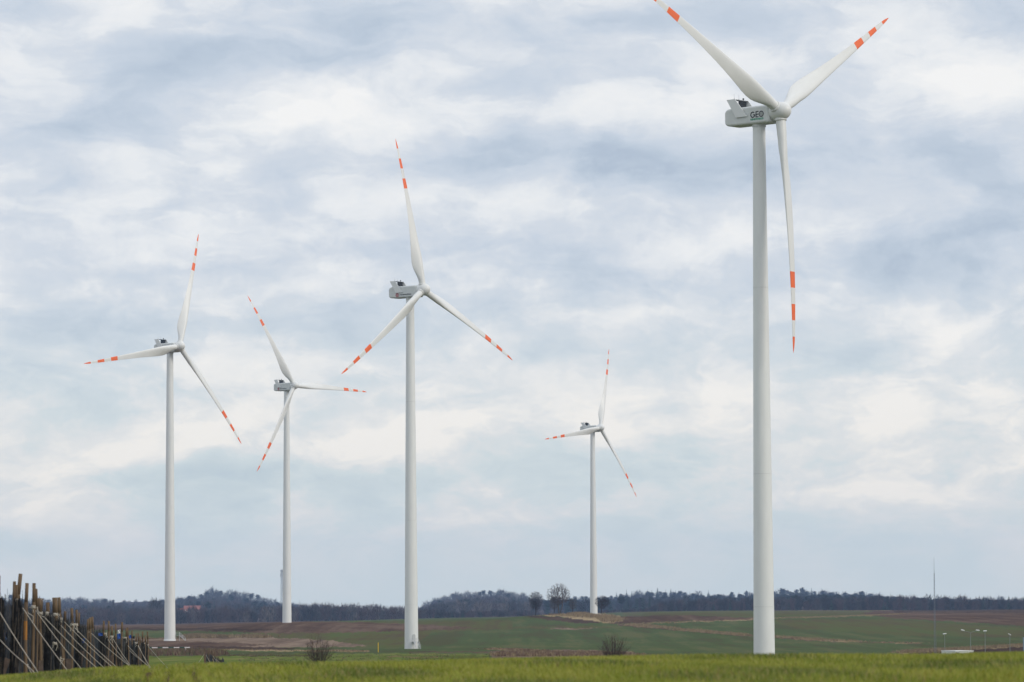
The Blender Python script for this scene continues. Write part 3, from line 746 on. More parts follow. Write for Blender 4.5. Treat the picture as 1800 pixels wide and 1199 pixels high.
SKY = ([-700, 0, 100, 150, 200, 230, 262, 272, 285, 300, 310, 340, 370, 400, 430, 460, 500, 530, 560, 600, 650, 712, 735, 750, 765, 800, 850, 880, 900, 930, 960, 1000, 1040, 1060, 1080, 1100, 1150, 1200, 1250, 1330, 1360, 1420, 1480, 1530, 1600, 1700, 1800, 2500],
       [1052, 1051, 1050, 1050, 1052, 1058, 1060, 1052, 1052, 1056, 1045, 1043, 1037, 1036, 1039, 1047, 1056, 1060, 1063, 1070, 1076, 1080, 1066, 1052, 1047, 1041, 1036, 1036, 1040, 1046, 1052, 1049, 1045, 1048, 1044, 1040, 1038, 1038, 1040, 1042, 1038, 1034.5, 1038, 1043, 1047, 1050, 1052, 1055])
def belt(px0, px1, d0, d1, step, rows):
    out = []
    for k in range(rows):
        d = d0 + (d1 - d0) * k / max(1, rows - 1); X0, X1 = ray(px0, YH)[0] * d, ray(px1, YH)[0] * d
        x = X0 + rng.uniform(0, step)
        while x < X1:
            yy = d + rng.uniform(-.5, .5) * (d1 - d0) / max(1, rows - 1)
            out.append((x + rng.normal() * step * .25, yy)); x += step * rng.uniform(.6, 1.5)
    return out
def front_belt(name, label, px0, px1, mats):
    tr = []
    for x, y in belt(px0, px1, 4030, 4350, 7.0, 7):
        px = CX + F * x / y; z = float(ground_z(x, y))
        h = np.interp(px, *HA) * y / F * rng.uniform(.62, 1.16) * (0.95 if y < 4080 else 1)
        if h < 1.8: continue
        m = pick(*mats)
        pr = PROTO_B[int(rng.integers(6))]
        if m in (3, 4): pr = PROTO_C[int(rng.integers(3))] if m == 3 else PROTO_P[int(rng.integers(3))]
        tr.append((x, y, z - .3, h, rng.uniform(.9, 1.5) * (1.5 if h < 9 else 1), pr, m))
    forest(name, label, tr)
def back_wood(name, label, px0, px1, mats, conif=0.2):
    tr = []
    for x, y in belt(px0, px1, 4700, 8150, 11.0, 15):
        px = CX + F * x / y; z = float(ground_z(x, y))
        top = ray(px, np.interp(px, *SKY))[2] * y - z          # height that would just reach the skyline
        h = rng.uniform(14, 20)
        if y > 7700: h = np.clip(top + rng.normal() * 2.6 - 1.4 + 2.2 * math.sin(x * .021) * math.sin(x * .0083 + 1), 9, 27)
        else: h = min(h, max(7, top - 3))
        if 314 < px < 360 and 4700 < y < 5560: h *= .35         # clearing in front of the houses
        if rng.random() < conif:
            if rng.random() < .6: pr, m = PROTO_C[int(rng.integers(3))], 3
            else: pr, m = PROTO_P[int(rng.integers(3))], pick(3, 4)
            w = rng.uniform(1.2, 1.8)
        else: pr, m, w = PROTO_B[int(rng.integers(6))], pick(*mats), rng.uniform(1.25, 1.9)
        tr.append((x, y, z - .3, h, w, pr, m))
    forest(name, label, tr)
front_belt('forest', "brownish leafless wood edge along the far side of the ploughed field", -650, 745, (0, 0, 0, 1, 1, 2, 5))
front_belt('forest', "dark leafless wood edge bordering the green hillside field on the right", 745, 2450, (0, 2, 2, 1, 2, 0, 3))
back_wood('forest', "wooded hill with a red roofed house among its leafless trees", -650, 725, (1, 1, 2, 0), .22)
back_wood('forest', "rounded wooded hill between the central turbine and the knoll trees", 728, 955, (1, 1, 2, 0, 5), .12)
back_wood('forest', "long wooded ridge of conifers behind the dark wood edge on the right", 955, 2450, (1, 2, 2), .62)

def crown_tree(name, loc, h, w, seed, label, trunkm, twigm, cat='tree', group=None, stems=1, base=.25, n_att=420, step=.03, twig=.02, r0=.14, top=.62, shape=1.0, droop=0.0, lean=0.0, parts=('trunk', 'crown'), off=(0, 0), twl=.07):
    """leafless tree: branches grow towards points spread through the crown's volume, then thicken from the tips down"""
    r = np.random.default_rng(seed)
    v = r.normal(size=(n_att, 3)); v /= np.linalg.norm(v, axis=1, keepdims=True); v *= r.uniform(0.12, 1, (n_att, 1)) ** (1 / 2.2)
    z = top + v[:, 2] * np.where(v[:, 2] > 0, 1 - top, top - base)
    A = np.stack([v[:, 0] * w / h / 2 * shape + off[0], v[:, 1] * w / h / 2 + off[1], z], 1)
    A[:, :2] *= (1 + .16 * np.sin(3 * np.arctan2(v[:, 1], v[:, 0]) + seed))[:, None]
    P, par = [], []
    for s in range(stems):
        a = 2.4 * s + seed; rr = 0 if stems == 1 else .012 + .02 * r.random()
        P.append(np.array([rr * math.cos(a), rr * math.sin(a), -.02])); par.append(-1)
        k = max(2, int(base * .9 / step)); sp = (0 if stems == 1 else r.uniform(.1, .55) * w / h * .5)
        for q in range(k):
            prev = P[-1]; d = np.array([math.cos(a) * sp + lean, math.sin(a) * sp, base]) ; d = d / np.linalg.norm(d) + r.normal(size=3) * .08
            P.append(prev + d * step); par.append(len(P) - 2)
    P = list(P)
    for it in range(170):
        N_ = np.array(P)
        D = np.linalg.norm(A[:, None] - N_[None], axis=2); near = D.argmin(1); dm = D.min(1)
        A = A[dm > step * 1.4]; near = near[dm > step * 1.4]
        if len(A) == 0: break
        new = 0
        for i in np.unique(near):
            d = (A[near == i] - N_[i]); d = d / np.linalg.norm(d, axis=1, keepdims=True); d = d.mean(0) + r.normal(size=3) * .12
            d /= np.linalg.norm(d) + 1e-9; q = N_[i] + d * step
            if np.min(np.linalg.norm(N_ - q, axis=1)) > step * .35: P.append(q); par.append(int(i)); new += 1
        if not new or len(P) > 3600: break
    P = np.array(P) * h; par = np.array(par); n = len(P)
    wt = np.zeros(n); ch = np.zeros(n, int)
    for i in range(n - 1, -1, -1):
        if par[i] >= 0: ch[par[i]] += 1
    R = np.zeros(n); acc = np.zeros(n)
    for i in range(n - 1, -1, -1):
        R[i] = max(twig, acc[i] ** (1 / 2.3)); 
        if par[i] >= 0: acc[par[i]] += R[i] ** 2.3
    R = np.maximum(twig, np.minimum(R * r0 / R[0], r0 * 1.15))
    root = empty(name, loc, 0, label, cat, group)
    k = np.where(par >= 0)[0]; big = k[R[k] > r0 * .42]; small = k[R[k] <= r0 * .42]
    link(parts[0], MB().tubes(P[par[big]], P[big], R[par[big]], R[big], 7).mesh(parts[0], trunkm, True), root)
    b = MB().tubes(P[par[small]], P[small], np.minimum(R[par[small]], R[small] * 1.4), R[small], 4)
    tips = small[(ch[small] <= 1)]; tips = np.repeat(tips, 4)
    d = P[tips] - P[par[tips]]; d /= np.linalg.norm(d, axis=1, keepdims=True); d += r.normal(size=d.shape) * .42; d[:, 2] += .25 - droop; d /= np.linalg.norm(d, axis=1, keepdims=True)
    b.tubes(P[tips], P[tips] + d * (h * twl * r.uniform(.5, 1.2, (len(tips), 1))), twig * .8, twig * .35, 3)
    link(parts[1], b.mesh(parts[1], twigm, False), root)
    return root
def spray_shrub(name, loc, h, w, seed, label, stemm, twigm, group, n=80, twig=.009):
    """many straight shoots fanning up from one stool, each with upright side twigs"""
    r = np.random.default_rng(seed); T0, T1, Ra, Rb, S0, S1, Sa, Sb = [], [], [], [], [], [], [], []
    for k in range(n):
        a = k * 2.39996 + r.uniform(-.3, .3); e = math.asin(np.clip(r.uniform(.10, 1.0), 0, .99)); kk = r.uniform(.72, 1.03)
        p = np.array([math.cos(a) * r.uniform(.02, .16) * w, math.sin(a) * r.uniform(.02, .16) * w, -.1])
        q = np.array([math.cos(a) * math.cos(e) * w / 2, math.sin(a) * math.cos(e) * w / 2, h * (.22 + .78 * math.sin(e))]) * kk
        m = p + (q - p) * np.array([.5, .5, .46]) + r.normal(size=3) * .03 * h; N = 6
        B = [(1 - u) ** 2 * p + 2 * u * (1 - u) * m + u * u * q + r.normal(size=3) * .008 * h for u in np.linspace(0, 1, N + 1)]
        rb = twig * r.uniform(1.6, 3.4)
        for i in range(N):
            d_ = (T0, T1, Ra, Rb) if i < 2 else (S0, S1, Sa, Sb)
            d_[0].append(B[i]); d_[1].append(B[i + 1]); d_[2].append(max(twig * .6, rb * (1 - i / N))); d_[3].append(max(twig * .5, rb * (1 - (i + 1) / N)))
        ax = (q - p) / np.linalg.norm(q - p)
        for s_ in range(11):
            u = r.uniform(.25, 1); o_ = B[int(u * N)]; d = ax * .8 + r.normal(size=3) * .38 + np.array([0, 0, .35]); d /= np.linalg.norm(d); L_ = h * r.uniform(.10, .26)
            e1 = o_ + d * L_; S0.append(o_); S1.append(e1); Sa.append(twig * .8); Sb.append(twig * .35)
            for t_ in range(2):
                b_ = o_ + d * L_ * r.uniform(.2, .9); dd = d + r.normal(size=3) * .4; S0.append(b_); S1.append(b_ + dd * L_ * .45); Sa.append(twig * .55); Sb.append(twig * .25)
    root = empty(name, loc, 0, label, 'shrub', group)
    link('stem', MB().tubes(T0, T1, Ra, Rb, 6).mesh('stem', stemm, True), root)
    link('twigs', MB().tubes(S0, S1, Sa, Sb, 3).mesh('twigs', twigm, False), root)
    return root
KG = 'bare trees on the grassy knoll'
crown_tree('bare_tree', at(942, 1930), 11.6, 6.6, 3, "dense dark leafless tree at the far end of the knoll, away from the turbine", M_BARK_D, M_BARK_D, group=KG, base=.22, n_att=900, twig=.030, r0=.22, top=.64, droop=.35, twl=.09)
crown_tree('bare_tree', at(983, 1934), 15.0, 11.2, 12, "tallest leafless tree of the knoll, with a wide fan of pale branches", M_BARK_G, M_TWIG_B, group=KG, stems=2, base=.32, n_att=1000, step=.026, twig=.028, r0=.26, top=.60)
crown_tree('bare_tree', at(974.5, 1932), 9.0, 5.2, 22, "slim leafless tree standing under the tallest knoll tree, on its darker side", M_BARK_D, M_BARK_G, group=KG, base=.28, n_att=420, twig=.024, r0=.15, top=.62)
crown_tree('bare_tree', at(1007, 1936), 8.2, 4.6, 33, "small sparse leafless tree between the tall knoll tree and the turbine", M_BARK_D, M_BARK_G, group=KG, base=.28, n_att=300, twig=.024, r0=.17, top=.60)
crown_tree('bare_tree', at(1058, 1922), 9.4, 7.0, 44, "round leafless tree in front of the smallest turbine's tower foot", M_BARK_D, M_BARK_D, group=KG, base=.28, n_att=900, twig=.025, r0=.20, top=.66, off=(.03, 0))
SG = 'bare shrubs at the edge of the crop'
spray_shrub('shrub', at(560, 520), 3.9, 4.6, 55, "reddish brown leafless shrub at the crop edge beside the yellow marker post", M_BARK_D, M_TWIG_B, SG, 62, .010)
spray_shrub('shrub', at(1079, 430), 3.0, 3.7, 66, "olive brown leafless shrub at the crop edge below the knoll with bare trees", M_BARK_D, M_BARK_G, SG, 60, .010)
def skyline_tree(px, d, h, proto, mats, label, name, group=None, w=1.2):
    p = at(px, d); P, T = proto
    root = empty(name, p, 0, label, 'tree', group)
    k = 6
    link('trunk', MB().tubes([[0, 0, -.3]], [[0, 0, h * .8]], .25, .08, 6).mesh('trunk', mats[0], True), root)
    link('crown', mesh_np('crown', P * [h * w, h * w, h], T, [mats[1]]), root)
_big = bare_proto(np.random.default_rng(900), 320)
skyline_tree(275, 4380, 29, _big, (M_W_DRK, M_W_GRY), "broad tall leafless tree on the skyline beside the turbine tower behind the fence", 'bare_tree', w=1.25)
skyline_tree(203, 4380, 25, bare_proto(np.random.default_rng(901), 260), (M_W_DRK, M_W_GRY), "round leafless tree on the skyline just above the far end of the stake fence", 'bare_tree', w=1.5)
skyline_tree(372, 8150, 30, bare_proto(np.random.default_rng(902), 160), (M_W_DRK, M_W_GRY), "lone tree top poking above the summit of the wooded hill with the house", 'bare_tree', w=.9)
for i, px in enumerate((1084, 1102, 1111, 1121, 1139, 1146, 1156, 1171, 1188, 1246)):
    skyline_tree(px, 8100, (float(ray(px, np.interp(px, *SKY) - (2.5, 4, 1, 2, 3, 1.5, 4, 2, 1, 3)[i])[2]) * 8100 - float(ground_z(*at(px, 8100)[:2]))), PROTO_C[i % 3], (M_W_DRK, M_W_GRN),
                 "pointed dark conifer rising above the wooded ridge beyond the knoll", 'conifer_tree', 'pointed conifers on the ridge skyline', 1.15)

# ------------------------------------------------------------------ dead grass and weeds along the field edges
def tufts(name, label, spots, mats, cat='dead grass'):
    """spots: arrays x, y, height; each tuft a spray of thin blades"""
    Vs, Ts, Ms = [], [], []; n = 0
    for x, y, h in spots:
        k = 7; z = float(ground_z(x, y))
        a = rng.uniform(0, 6.28, k); b0 = np.stack([x + rng.normal(0, .25, k), y + rng.normal(0, .25, k), np.full(k, z - .05)], 1)
        hh = h * rng.uniform(.5, 1.15, k); lean_ = rng.uniform(.1, .6, k) * hh
        tip = b0 + np.stack([np.cos(a) * lean_, np.sin(a) * lean_, hh], 1)
        w = rng.uniform(.035, .085, k) * (.5 + h)
        s = np.stack([np.cos(a + 1.57 + rng.normal(0, .6, k)) * w, np.sin(a + 1.57) * w * .4, np.zeros(k)], 1)
        Vs.append(np.stack([b0 - s, b0 + s, tip], 1).reshape(-1, 3)); Ts.append(np.arange(3 * k).reshape(k, 3) + n); n += 3 * k
        Ms.append(np.full(k, int(rng.integers(len(mats)))))
    link(name, mesh_np(name, np.concatenate(Vs), np.concatenate(Ts), mats, np.concatenate(Ms)), None, label, cat, None, 'stuff')
M_STRAW = mat("straw", (0.33, 0.255, 0.155), (0.22, 0.165, 0.095), 2.0, 0.95)
M_STRAW2 = mat("straw_dull", (0.22, 0.165, 0.105), (0.14, 0.105, 0.065), 2.0, 0.95)
M_WEED = mat("weed_stems", (0.17, 0.105, 0.075), (0.09, 0.06, 0.045), 2.0, 0.95)
M_MOSS = mat("rank_grass", (0.13, 0.14, 0.06), (0.08, 0.085, 0.04), 2.0, 0.95)
def strip(pts, half, step, h, dmin=300, drop=0.0):
    out = []
    W_ = [hit(px, py, dmin) for px, py in pts]
    for A, B in zip(W_[:-1], W_[1:]):
        ln = np.linalg.norm(B[:2] - A[:2]); k = max(1, int(ln / step))
        for t in (np.arange(k) + rng.uniform(0, 1, k)) / k:
            if rng.random() < drop: continue
            p = A + (B - A) * t
            out.append((p[0] + rng.normal() * half * .5, p[1] + rng.normal() * half, h * rng.uniform(.5, 1.3)))
    return out
def fill(poly, n, h, dmin=300):
    P = np.array(poly, float); lo, hi = P.min(0), P.max(0); out = []
    while len(out) < n:
        q = rng.uniform(lo, hi)
        if not inside(poly, np.array([q[0]]), np.array([q[1]]))[0]: continue
        p = hit(q[0], q[1], dmin); out.append((p[0], p[1], h * rng.uniform(.4, 1.3)))
    return out
def patch(px0, px1, py0, py1, n, h, dmin=300):
    out = []
    for _ in range(n):
        p = hit(rng.uniform(px0, px1), rng.uniform(py0, py1), dmin); out.append((p[0], p[1], h * rng.uniform(.4, 1.3)))
    return out
sp = strip([(938, 1081), (985, 1080), (1020, 1082), (1055, 1086), (1092, 1088)], 5, .10, 1.2) + fill([(1040, 1083), (1062, 1081), (1080, 1083), (1091, 1087), (1094, 1092), (1078, 1094.5), (1060, 1094)], 340, 1.3) + fill([(940, 1080.5), (985, 1079), (1050, 1080), (1045, 1087), (1010, 1085), (975, 1082.5)], 300, 1.0)
tufts('dead_grass', "pale dead grass covering the bank of the knoll under the bare trees", sp, [M_STRAW, M_STRAW2, M_STRAW])
sp = strip([(230, 1122), (300, 1123.5), (340, 1122)], 3, .5, .5) + strip([(333, 1121.5), (342, 1119.5), (380, 1121), (430, 1120), (466, 1121)], 4, .07, 1.3) + strip([(255, 1123), (335, 1123.5)], 2, .25, .5)
tufts('dead_grass', "tan grass bank running right from the foot of the turbine with steps", sp, [M_STRAW, M_STRAW2, M_STRAW2])
sp = fill([(225, 1143), (300, 1142), (335, 1143.5), (372, 1145), (392, 1148), (404, 1152), (370, 1153), (325, 1151.5), (280, 1153.5), (225, 1152)], 2100, .95)
tufts('weeds', "rusty brown weeds below the green and white barrier pole", sp, [M_WEED, M_STRAW2, M_MOSS, M_WEED], 'weeds')
sp = strip([(380, 1142.5), (450, 1143.2), (590, 1145), (640, 1145.5)], 3, .3, .55, drop=.3) + strip([(590, 1145), (640, 1145.5)], 3, .15, .6)
tufts('dead_grass', "thin straw line crossing behind the reddish shrub toward the yellow post", sp, [M_STRAW, M_STRAW2])
sp = strip([(1105, 1098.5), (1140, 1101.5), (1177, 1105)], 4, .12, .9) + strip([(1192, 1107), (1250, 1112), (1312, 1117)], 4, .14, .85) + strip([(1362, 1119.5), (1440, 1125.5), (1512, 1128.6)], 4, .2, .8, drop=.2) + strip([(1550, 1130), (1617, 1130.8)], 4, .2, .6)
tufts('dead_grass', "straw coloured verge slanting across the green hillside field", sp, [M_STRAW, M_STRAW, M_STRAW2])
sp = strip([(1120, 1096), (1240, 1092), (1330, 1089)], 4, .5, .5, drop=.3) + strip([(1366, 1087), (1430, 1085), (1520, 1082), (1585, 1078.8)], 4, .25, .6, drop=.25) + strip([(1400, 1073.5), (1500, 1074), (1565, 1074)], 6, .35, .8, drop=.4)
tufts('dead_grass', "faint straw line along the top of the hillside field", sp, [M_STRAW, M_STRAW2])
sp = fill([(862, 1149), (885, 1146), (930, 1143.5), (990, 1145.5), (1050, 1146), (1110, 1149), (1138, 1152), (1120, 1155), (862, 1154)], 1500, .65) + strip([(855, 1141), (900, 1141.5), (930, 1144), (1070, 1146)], 3, .25, .5)
tufts('weeds', "pinkish brown weeds in a strip between the crop and the green field", sp, [M_WEED, M_STRAW2, M_WEED, M_STRAW], 'weeds')
sp = strip([(1590, 1148), (1640, 1145), (1700, 1141.5), (1800, 1136), (1900, 1130)], 3, .10, .9)
tufts('dead_grass', "tan grass on top of the brown bank beside the street lamps", sp, [M_STRAW, M_STRAW2])
sp = patch(420, 880, 1149, 1163, 900, .28) + strip([(395, 1152.5), (470, 1153), (550, 1153.5)], 2, .35, .35)
tufts('weeds', "scattered dull weeds in the bright young crop behind the near ridge", sp, [M_MOSS, M_STRAW2, M_MOSS], 'weeds')

# ------------------------------------------------------------------ house, masts, lamps, lorry, barrier, post
M_ROOF = mat("red_roof_tiles", (0.30, 0.115, 0.085), (0.22, 0.085, 0.065), 1.5, 0.9, (1, 1, 4))
M_WALL = mat("pale_render", (0.48, 0.43, 0.37), (0.40, 0.36, 0.31), 1.0, 0.9)
M_PANE = mat("window_glass", (0.05, 0.06, 0.07), (0.03, 0.035, 0.04), 1.0, 0.15, spec=0.6)
def house(loc, rz, w, dp, hw, hr, label):
    root = empty('house', loc, rz, label, 'house', 'houses on the wooded hill')
    b = MB().box((-w / 2, -dp / 2, -2), (w / 2, dp / 2, hw))
    for s in (-1, 1): b.add([[s * w / 2, -dp / 2, hw], [s * w / 2, dp / 2, hw], [s * w / 2, 0, hw + hr]], tris=[[0, 1, 2]])
    link('wall', b.mesh('wall', M_WALL), root)
    o_ = .5; r = MB()
    for s in (-1, 1):
        e = np.array([[-w / 2 - o_, s * (dp / 2 + o_), hw - hr * o_ / (dp / 2)], [w / 2 + o_, s * (dp / 2 + o_), hw - hr * o_ / (dp / 2)], [w / 2 + o_, 0, hw + hr + .02], [-w / 2 - o_, 0, hw + hr + .02]])
        r.prism(e, (0, 0, 0), (0, 0, .18))
    ro = link('roof', r.mesh('roof', M_ROOF), root)
    link('chimney', MB().box((w * .2, -.4, hw + hr * .5), (w * .2 + .7, .3, hw + hr + 1.0)).mesh('chimney', M_ROOF), ro)
    for k in range(4):
        x = -w / 2 + w * (k + .5) / 4
        fr = link('window', MB().box((x - .65, -dp / 2 - .06, hw - 2.2), (x + .65, -dp / 2 - .003, hw - .7)).mesh('window', M_WALL), root)
        link('pane', MB().box((x - .5, -dp / 2 - .09, hw - 2.05), (x + .5, -dp / 2 - .063, hw - .85)).mesh('pane', M_PANE), fr)
house(at(338, 5540), rad(6), 23, 12, 6.5, 6.5, "larger red roofed house half hidden on the wooded hill")
house(at(317, 5400), rad(-14), 14, 10, 5.4, 5.0, "smaller red roofed house lower on the wooded hill, by the turbine tower")

M_MAST = mat("mast_steel", (0.17, 0.19, 0.22), (0.13, 0.15, 0.18), 1.0, 0.6)
M_MASTP = mat("antenna_panel", (0.42, 0.44, 0.46), (0.36, 0.38, 0.40), 1.0, 0.5)
def lattice(h, w0, w1, bay, rl, rb):
    b = MB(); n = int(h / bay)
    C = lambda z: [(np.array([math.cos(a), math.sin(a), 0]) * (w0 + (w1 - w0) * z / h) / 1.732 + [0, 0, z]) for a in (rad(90), rad(210), rad(330))]
    for k in range(n):
        A, B = C(k * bay), C((k + 1) * bay)
        for i in range(3):
            b.tubes([A[i]], [B[i]], rl, rl, 5); b.tubes([A[i]], [B[(i + 1) % 3]], rb, rb, 4); b.tubes([B[i]], [B[(i + 1) % 3]], rb, rb, 4)
    return b
p = at(495.3, 5000)
root = empty('radio_mast', (p[0], p[1], p[2]), 0, "distant lattice radio mast rising beside a turbine tower on the far side of the wood", 'mast')
MH = float(ray(495, 1001)[2] * 5000 - p[2])
link('lattice', lattice(MH, 3.2, 1.8, 2.4, .15, .08).mesh('lattice', M_MAST), root)
for z, rr in ((MH - 2, 1.2), (MH - 7.5, 1.5)):
    for k in range(3):
        a = rad(30 + 120 * k); c = np.array([math.cos(a) * rr, math.sin(a) * rr, z])
        link('antenna_panel', MB().box(c - [.4, .35, 1.8], c + [.4, .35, 1.8]).mesh('antenna_panel', M_MASTP), root)
link('platform', MB().lathe([(.4, MH - 5), (1.6, MH - 5), (1.6, MH - 4.7), (.4, MH - 4.7)], 12).mesh('platform', M_MAST), root)
p = at(1643.5, 905)
hm = ray(1643, 980)[2] * 905 - p[2]
root = empty('lattice_mast', p, 0, "thin tapering grey lattice mast standing alone in the field near the street lamps", 'mast')
link('lattice', lattice(hm * .86, .52, .15, .8, .024, .011).mesh('lattice', M_MAST), root)
link('top_rod', MB().tubes([[0, 0, hm * .86 - .2]], [[0, 0, hm]], .045, .02, 6, 0, True).mesh('top_rod', M_MAST), root)

M_LAMP = mat("lamp_head_white", (0.60, 0.61, 0.60), (0.52, 0.53, 0.52), 2.0, 0.35, spec=0.5)
M_POLE = mat("lamp_pole_grey", (0.21, 0.235, 0.22), (0.17, 0.19, 0.18), 2.0, 0.5)
def street_lamp(px, d, py_top, heads, label):
    p = at(px, d); H_ = float(ray(px, py_top)[2] * d - p[2])
    root = empty('street_lamp', p, 0, label, 'street lamp', 'street lamps beyond the crop')
    link('pole', MB().tubes([[0, 0, -.3]], [[0, 0, H_]], .075, .045, 8, 0, True).mesh('pole', M_POLE), root)
    for ox_, dz_, tilt, rz in heads:
        e = (ox_, 0, H_ + dz_)
        if abs(ox_) > .3: link('arm', MB().path([(0, 0, H_ - .05), (ox_ * .3, 0, H_ + dz_ * .22), (ox_ * .85, 0, H_ + dz_ * .9)], .035, 6).mesh('arm', M_POLE), root)
        M = Matrix.Translation(e) @ Matrix.Rotation(rad(rz), 4, 'Z') @ Matrix.Rotation(rad(tilt), 4, 'Y') @ Matrix.Rotation(rad(22), 4, 'X')
        b = MB()
        for (x0, x1, y, z0, z1) in ((-.33, .33, .13, 0, .10),):
            pts = [(x0, -y * .6), (x0 + .12, -y), (x1 - .1, -y), (x1, -y * .5), (x1, y * .5), (x1 - .1, y), (x0 + .12, y), (x0, y * .6)]
            b.prism([tuple(M @ Vector((a, c, z0))) for a, c in pts], (0, 0, 0), M.to_3x3() @ Vector((0, 0, z1)))
        link('lamp_head', b.mesh('lamp_head', M_LAMP), root)
street_lamp(1660.5, 745, 1115, [(.02, .05, -8, 0)], "street lamp with one head, standing next to the thin lattice mast")
street_lamp(1706, 748, 1111.5, [(-1.45, .35, 14, 0), (1.35, .32, 4, 0)], "street lamp with two heads on spreading arms above the white lorry")
street_lamp(1731.5, 735, 1110, [(.02, .05, -4, 0)], "single headed street lamp close beside the two armed lamp")
street_lamp(1775, 800, 1116, [(-.05, .05, 24, 20)], "street lamp with a small dark sided head, last one before the blue sign")

M_WHITE = mat("lorry_white", (0.74, 0.74, 0.72), (0.66, 0.66, 0.63), 1.2, 0.4, spec=0.5)
M_RUBBER = mat("rubber", (0.03, 0.03, 0.03), (0.02, 0.02, 0.02), 4.0, 0.8)
M_LGREY = mat("lorry_trim", (0.16, 0.16, 0.17), (0.12, 0.12, 0.13), 2.0, 0.6)
p = at(1683, 560); H_ = float(ray(1683, 1143.4)[2] * 560 - p[2])
root = empty('box_lorry', p, rad(12), "white box lorry of which only the roof shows above the crop", 'lorry')
bx = MB().box((-1.3, -3.0, 1.0), (1.3, 3.2, H_ - .09)); bx.box((-1.36, -3.06, H_ - .09), (1.36, 3.26, H_))
cb = link('cargo_box', bx.mesh('cargo_box', M_WHITE), root)
for s in (-1, 1): link('marker_lamp', MB().box((s * 1.0 - .25, -3.10, H_ - .42), (s * 1.0 + .25, -3.003, H_ - .24)).mesh('marker_lamp', M_LGREY), cb)
link('cab', MB().prism([(-1.2, 3.3, .6), (-1.2, 5.3, .6), (-1.2, 5.3, 1.6), (-1.2, 4.9, H_ - .9), (-1.2, 3.3, H_ - .7)], (-1.2, 0, 0), (1.2, 0, 0)).mesh('cab', M_WHITE), root)
link('chassis', MB().box((-1.0, -3.0, .6), (1.0, 5.0, .95)).mesh('chassis', M_LGREY), root)
for y in (-1.8, 4.3):
    for s in (-1, 1):
        M = Matrix.Translation((s * 1.1, y, .5)) @ Matrix.Rotation(rad(90), 4, 'Y')
        link('wheel', MB().lathe([(.02, -.15), (.3, -.15), (.5, -.12), (.5, .12), (.3, .15), (.02, .15)], 20, 0, M).mesh('wheel', M_RUBBER), root)
M_SIGN = mat("blue_grey_sign", (0.20, 0.255, 0.34), (0.17, 0.22, 0.30), 1.0, 0.5)
p = at(1802.3, 700); zt = float(ray(1802, 1120.5)[2] * 700 - p[2])
root = empty('road_sign', p, rad(-8), "pale blue sign board at the bank, cut by the picture edge", 'sign')
link('board', MB().box((-.42, -.03, zt - 2.3), (.42, .03, zt)).mesh('board', M_SIGN), root)
for s in (-.3, .3): link('pole', MB().tubes([[s, .06, -.3]], [[s, .06, zt - .1]], .03, .03, 8, 0, True).mesh('pole', M_STEEL), root)

M_BWHITE = mat("barrier_white", (0.74, 0.70, 0.68), (0.62, 0.58, 0.56), 1.0, 0.6)
M_BGREEN = mat("barrier_green", (0.022, 0.085, 0.065), (0.018, 0.065, 0.05), 1.0, 0.6)
A, B = hit(326, 1147.0), None
d_ = A[1]; zb = float(ray(300, 1138.4)[2] * d_)
root = empty('barrier', (A[0], d_, A[2]), 0, "long green and white striped barrier pole lying across the field track", 'barrier')
xs = [float(ray(px, 1138)[0] * d_ - A[0]) for px in (255, 267, 277, 286, 296, 305.5, 315.3, 324.5, 333.8)]
b = MB()
for k in range(len(xs) - 1):
    b.box((xs[k], -.10, zb - A[2] - .11), (xs[k + 1], .10, zb - A[2] + .12), 1 - k % 2)
link('boom', b.mesh('boom', [M_BWHITE, M_BGREEN]), root)
link('post', MB().tubes([[0, .14, -.3]], [[.05, .14, zb - A[2] - .02]], .12, .11, 8, 0, True).mesh('post', M_BWHITE), root)
link('post', MB().tubes([[xs[0] + .3, .14, -.5]], [[xs[0] + .3, .14, zb - A[2] - .02]], .12, .11, 8, 0, True).mesh('post', M_BWHITE), root)
M_YEL = mat("marker_yellow", (0.62, 0.42, 0.02), (0.52, 0.34, 0.02), 1.0, 0.5)
p = hit(664.8, 1146.6); hh = float(ray(664.8, 1129.6)[2] * p[1] - p[2])
root = empty('marker_post', p, 0, "slim yellow marker post standing alone at the field edge", 'marker post')
link('post', MB().tubes([[0, 0, -.2]], [[0, 0, hh - .12]], .115, .115, 10, 0, True).mesh('post', M_YEL), root)
link('cap', MB().tubes([[0, 0, hh - .12]], [[0, 0, hh]], .125, .06, 10, 0, True).mesh('cap', M_YEL), root)

# ------------------------------------------------------------------ snow fence: stakes, dark netting, guy ropes
M_STAKE = mat("weathered_stake", (0.140, 0.099, 0.066), (0.066, 0.047, 0.033), 7.0, 0.95, (1, 1, .25), c3=(0.155, 0.11, 0.072))
M_STAKE_O = mat("orange_stake", (0.40, 0.19, 0.05), (0.28, 0.13, 0.045), 7.0, 0.9, (1, 1, .3))
M_NET = mat("dark_brush_netting", (0.036, 0.037, 0.040), (0.018, 0.018, 0.020), 9.0, 0.9)
M_NET2 = mat("dark_brush_netting_blue", (0.052, 0.060, 0.072), (0.026, 0.030, 0.038), 9.0, 0.9)
M_NET3 = mat("brush_netting_grey", (0.100, 0.110, 0.122), (0.055, 0.062, 0.072), 9.0, 0.9)
M_NET4 = mat("brush_netting_brown", (0.150, 0.130, 0.108), (0.075, 0.063, 0.052), 9.0, 0.9)
NETS = [M_NET, M_NET2, M_NET3, M_NET4]
M_ROPE = mat("pale_rope", (0.52, 0.48, 0.42), (0.40, 0.36, 0.30), 20.0, 0.9)
M_PEG = mat("ground_board", (0.13, 0.10, 0.085), (0.075, 0.058, 0.05), 6.0, 0.95)
